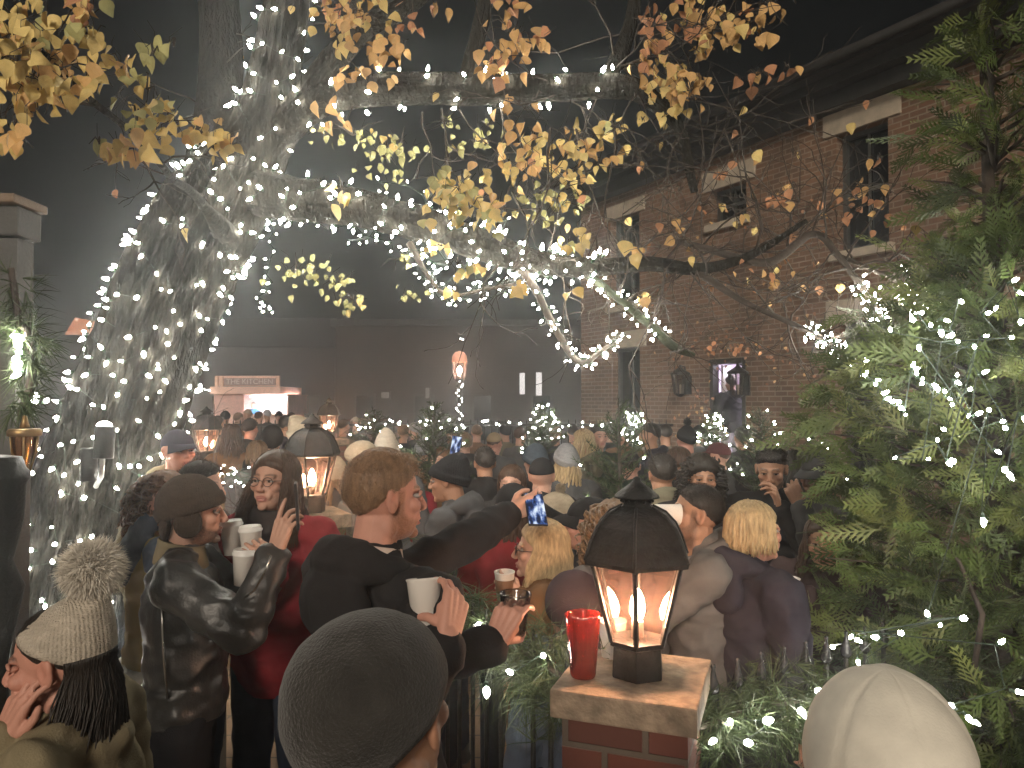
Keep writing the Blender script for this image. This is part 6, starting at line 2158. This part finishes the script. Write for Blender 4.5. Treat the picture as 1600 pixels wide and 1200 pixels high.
P14 = person(1206, 700, 4.1, 150, "bearded man with dark hair in a black coat looking down by the evergreen", sex='m', tone='tan', lod=1, hairc=DK, beard=('dark_beard', (.02, .014, .011)), look=(6, -14, 0), topm=blk, hem=.7, arms={'L': 'phone', 'R': 'cup'})
P15 = person(1284, 706, 3.9, 112, "man in a dark flat cap eating next to the tall evergreen", sex='m', tone='brown', lod=1, hairc=DK, hat=('cap', blk2), topm=blk2, look=(0, -12, 0), arms={'L': dict(w=at(1250, 790, 3.7), f=(-.3, .2, .8), p=(.2, .9, .2), hint=(.2, -.3, -1)), 'R': 'pocket'})
PE = person(1290, 806, 3.35, 152, "brown haired woman half hidden behind the tall evergreen's tips", sex='f', tone='tan', lod=1, hairc=BR, hair='long', topm=fabric("plum_coat", (.055, .036, .036)), hem=.6,
            arms={'R': dict(w=at(1262, 930, 3.1), f=(-.8, -.1, .2), p=(-.2, .95, 0), hint=(.1, 0, -1)), 'L': 'down'})
cup(PE, 'R', "white paper cup poking out left of the tall evergreen", axis=(.05, 0, 1), shift=(0, -.04, 0))
PD = person(1143, 588, 11.75, 12, "man in a dark jacket and light trousers standing in the lit doorway", sex='m', tone='fair', lod=1, hairc=DK, topm=blk, trousers=fabric("pale_grey_trousers", (.34, .33, .35)), hgt=1.74, arms={'R': 'pocket', 'L': 'pocket'}, hairargs=dict(thick=.13, back=-.7, side=-.1))
# left, by the trunk
PT = person(276, 672, 4.2, -128, "man in a navy cap and olive coat by the right side of the trunk", sex='m', tone='pink', lod=1, hairc=DK, hat=('cap', navy), topm=olive, hood=tan)
PU = person(310, 722, 3.5, -98, "dark haired man just behind the brown knit hat facing right", sex='m', tone='fair', lod=1, hairc=DK, topm=blk2, arms={'R': 'down', 'L': 'cup'})
PV = person(252, 742, 3.25, -60, "person in a mustard coat with slate blue sleeves behind the leather jacket", sex='f', tone='pink', lod=1, hairc=('auburn', (.16, .075, .035)), hair='curly', topm=fabric("mustard", (.30, .22, .09)), sleevem=fabric("slate_sleeve", (.050, .065, .095), kind='puffer'), hem=.75, trousers=fabric("black_jeans", (.020, .020, .023)),
            arms={'L': dict(w=at(238, 812, 3.15), f=(.1, -.1, 1), p=(.5, .8, 0), curl=(30, 40, 30), thumb='pinch', hint=(-.6, -.3, -1)), 'R': 'cup'})
# pale hats between lantern and bearded man
person(472, 655, 5.9, -60, "person in a cream trapper hat behind the second lantern", lod=2, hairc=BR, topm=blk2, hat=('beanie', k_cream, dict(tall=.12, cuff=.06, cuffout=.016, fat=1.15, flaps=True, slouch=.05)))
person(522, 722, 4.9, -20, "person with a pale hood up just right of the second lantern", lod=2, tone='pink', sex='f', hairc=LB, hair='long', topm=grey, hat=('beanie', k_cream, dict(tall=.3, cuff=0, fat=1.05, rim0=-.03)))
person(566, 692, 5.0, 40, "person in a round cream beret behind the bearded man's head", lod=2, sex='f', hairc=BL, hair='bob', topm=blk2, hat=('beanie', k_cream, dict(tall=-.12, cuff=.03, fat=1.25, slouch=.02)))
person(603, 684, 5.2, 0, "person in a tall beige stocking hat behind the bearded man's head", lod=2, hairc=DK, topm=greyd, hat=('beanie', k_beige, dict(tall=.55, cuff=.05, fat=1.08)))
person(632, 712, 5.4, -30, "person with tousled fair hair at the bearded man's crown", lod=2, hairc=LB, hair='curly', topm=redc)
# middle crowd
XS = [
 (726, 677, 7.6, 20, "person with light brown hair left of centre under the far lights", LB, 'short', None, blk2),
 (758, 700, 5.6, 10, "person with black hair and a white collar right of the tiny phone screen", DK, 'short', None, blk),
 (772, 676, 8.0, -20, "person in a tan cap in the middle of the far crowd", BR, 'short', ('cap', fabric("tan_cap", (.30, .22, .13))), greyd),
 (800, 728, 4.9, 170, "person with tied brown hair and a dark coat below the far lights", BR, 'bob', None, blk2),
 (838, 699, 5.9, 30, "person in a slate blue slouch hat in front of the compact conifer", DK, 'hidden', ('beanie', k_blue, dict(tall=.12, cuff=.05, fat=1.15)), blk),
 (886, 698, 5.6, 15, "person in a light grey knit hat with long fair hair left of the spiky conifer", BL, 'long', ('beanie', k_lgrey, dict(tall=.12, cuff=.05, fat=1.1)), greyd),
 (912, 672, 7.2, 70, "fair haired woman facing left beside the compact conifer", BL, 'long', None, olive),
 (934, 664, 7.4, 200, "dark haired man in a dark green jacket left of the spiky conifer", DK, 'short', None, fabric("bottle_green", (.025, .038, .028))),
 (846, 716, 4.7, -10, "broad back in a black coat and wide dark hat at the centre", DK, 'hidden', ('cap', blk), blk),
 (1018, 662, 7.4, 80, "dark haired man below the brick wall left of the bobble hat", DK, 'short', None, navy),
 (1074, 668, 7.0, 20, "person in a dark pointed bobble hat below the wall lantern", DK, 'hidden', ('beanie', k_black, dict(tall=.18, cuff=.05, pom=(k_black, .045))), grey),
 (1124, 692, 6.2, 60, "person in a maroon cap below the doorway", BR, 'short', ('cap', fabric("maroon", (.10, .03, .03))), blk2),
 (1060, 700, 5.6, -60, "person with brown hair leaning in behind the olive hood", BR, 'bob', None, blk),
 (1240, 706, 5.0, 40, "dark haired person half behind the potted conifer by the evergreen", DK, 'long', None, blk),
 (985, 706, 5.9, 0, "person in a dark green coat and black cap right of the spiky conifer", DK, 'short', ('cap', blk), fabric("bottle_green", (.025, .038, .028))),
 (690, 700, 6.6, 160, "smiling person with reddish hair beneath the loose conifer", ('auburn', (.16, .075, .035)), 'bob', None, brownc),
 (660, 688, 7.8, 0, "person in a grey wool hat left of the loose conifer", DK, 'hidden', ('beanie', k_lgrey, dict(tall=.05, cuff=.05)), navy),
 (1160, 668, 7.9, 0, "bare headed man standing below the man in the doorway", DK, 'short', None, blk),
 (390, 655, 8.6, -10, "person in a dark coat in front of the kiosk's left half", DK, 'short', None, blk2),
 (362, 664, 7.6, 20, "brown haired person left of the kiosk's serving window", BR, 'long', None, brownc),
 (425, 668, 6.8, 5, "person in a black hood in front of the serving window", DK, 'hidden', ('beanie', k_black, dict(tall=.0, cuff=0, fat=1.2, rim0=-.04)), blk),
 (447, 650, 9.0, -30, "tall dark haired man right of the serving window", DK, 'short', None, navy),
 (402, 690, 6.4, 10, "person with a pale hood edge behind the woman in red", LB, 'bob', None, grey),
]
for i, (px, py, d, f, lab, hc, hr, ht, tm) in enumerate(XS):
    person(px, py, d, f, lab, lod=2, hairc=hc, hair=hr, hat=ht, topm=tm, tone=['fair', 'tan', 'pink', 'fair'][i % 4], sex='f' if hr in ('long', 'bob') else 'm', hood=tm if i % 3 == 0 else None, arms={'R': 'cup' if i % 2 else 'down', 'L': 'down'})
# far rows: whoever fills the gaps
FAR = [(340, 650, 11), (352, 642, 13.5), (372, 645, 14), (388, 640, 16), (404, 643, 15), (418, 640, 17), (436, 642, 16), (455, 645, 13), (480, 650, 12), (536, 655, 11.5), (556, 652, 13), (630, 664, 10.5), (648, 660, 11.5), (705, 664, 10.5), (745, 664, 11), (790, 664, 11.2), (812, 668, 10.2), (868, 666, 10.4), (895, 664, 11), (950, 660, 9.8), (975, 664, 9.4), (1040, 664, 9.0), (1095, 664, 9.0)]
hues = [('black', blk), ('charcoal', blk2), ('navy', navy), ('grey', greyd), ('olive', olive), ('brown', brownc)]
hairs = [('dark', DK), ('brown', BR), ('fair', LB)]
hats = [None, ('beanie', k_black, dict(cuff=.05)), None, ('beanie', k_cream, dict(cuff=.05, tall=.05)), None, ('beanie', k_lgrey, dict(cuff=.05)), ('cap', blk)]
hatn = ['bare headed', 'black knit hatted', 'bare headed', 'cream knit hatted', 'bare headed', 'grey knit hatted', 'black capped']
where = ["under the kiosk's left corner", "before the kiosk's front panel", "second from the kiosk's left corner", "under the kiosk's sign", "at the left of the serving window", "at the middle of the serving window", "at the right of the serving window", "just right of the kiosk", "under the dark gap right of the kiosk", "right of the farthest lantern", "left of the little potted conifer", "between the two left conifers", "left of the loose conifer at the back",
         "right of the loose conifer at the back", "left below the street lamp", "right below the street lamp", "under the parked car", "left of the compact conifer at the back", "right of the compact conifer at the back", "left of the brick corner", "under the brick corner", "right of the tiny bright conifer", "left of the bright conifer by the door"]
for i, (px, py, d) in enumerate(FAR):
    hn, tm = hues[(i * 5 + 1) % 6]; an, hc = hairs[i % 3]
    person(px, py, d, [0, 20, -30, 160, -10, 40, 190][i % 7], "distant %s person in %s %s" % (hatn[i % 7], hn, where[i]), "people far back in the crowd", lod=3, hairc=hc, topm=tm, hat=hats[i % 7], tone=['fair', 'tan'][i % 2])
# kiosk staff
person(397, 628, 27.2, 150, "kiosk worker in bright blue behind the serving window", lod=3, hairc=DK, topm=fabric("worker_blue", (.06, .22, .48)), hgt=1.7)

# ------------------------------------------------------------------ haze volume, added for halos round the bulbs and a lens-like veil
hz = MB(); hz.smooth = False
zlo, zhi = gz(20) - 1.4, 13.0
hz.box((0, 24, (zlo + zhi) / 2), (130, 80, zhi - zlo))
ho = hz.obj("haze", None)
hm = bpy.data.materials.new("haze"); hm.use_nodes = True
nt = hm.node_tree; nt.nodes.clear()
o = nt.nodes.new("ShaderNodeOutputMaterial"); pv = nt.nodes.new("ShaderNodeVolumePrincipled")
pv.inputs["Color"].default_value = (.93, .97, 1.0, 1); pv.inputs["Density"].default_value = HAZE_DENSITY; pv.inputs["Anisotropy"].default_value = HAZE_G
nt.links.new(pv.outputs[0], o.inputs["Volume"])
ho.data.materials.clear(); ho.data.materials.append(hm)
tag(ho, kind="stuff")
print("bulbs", NB[0], "people", len(PEOPLE))
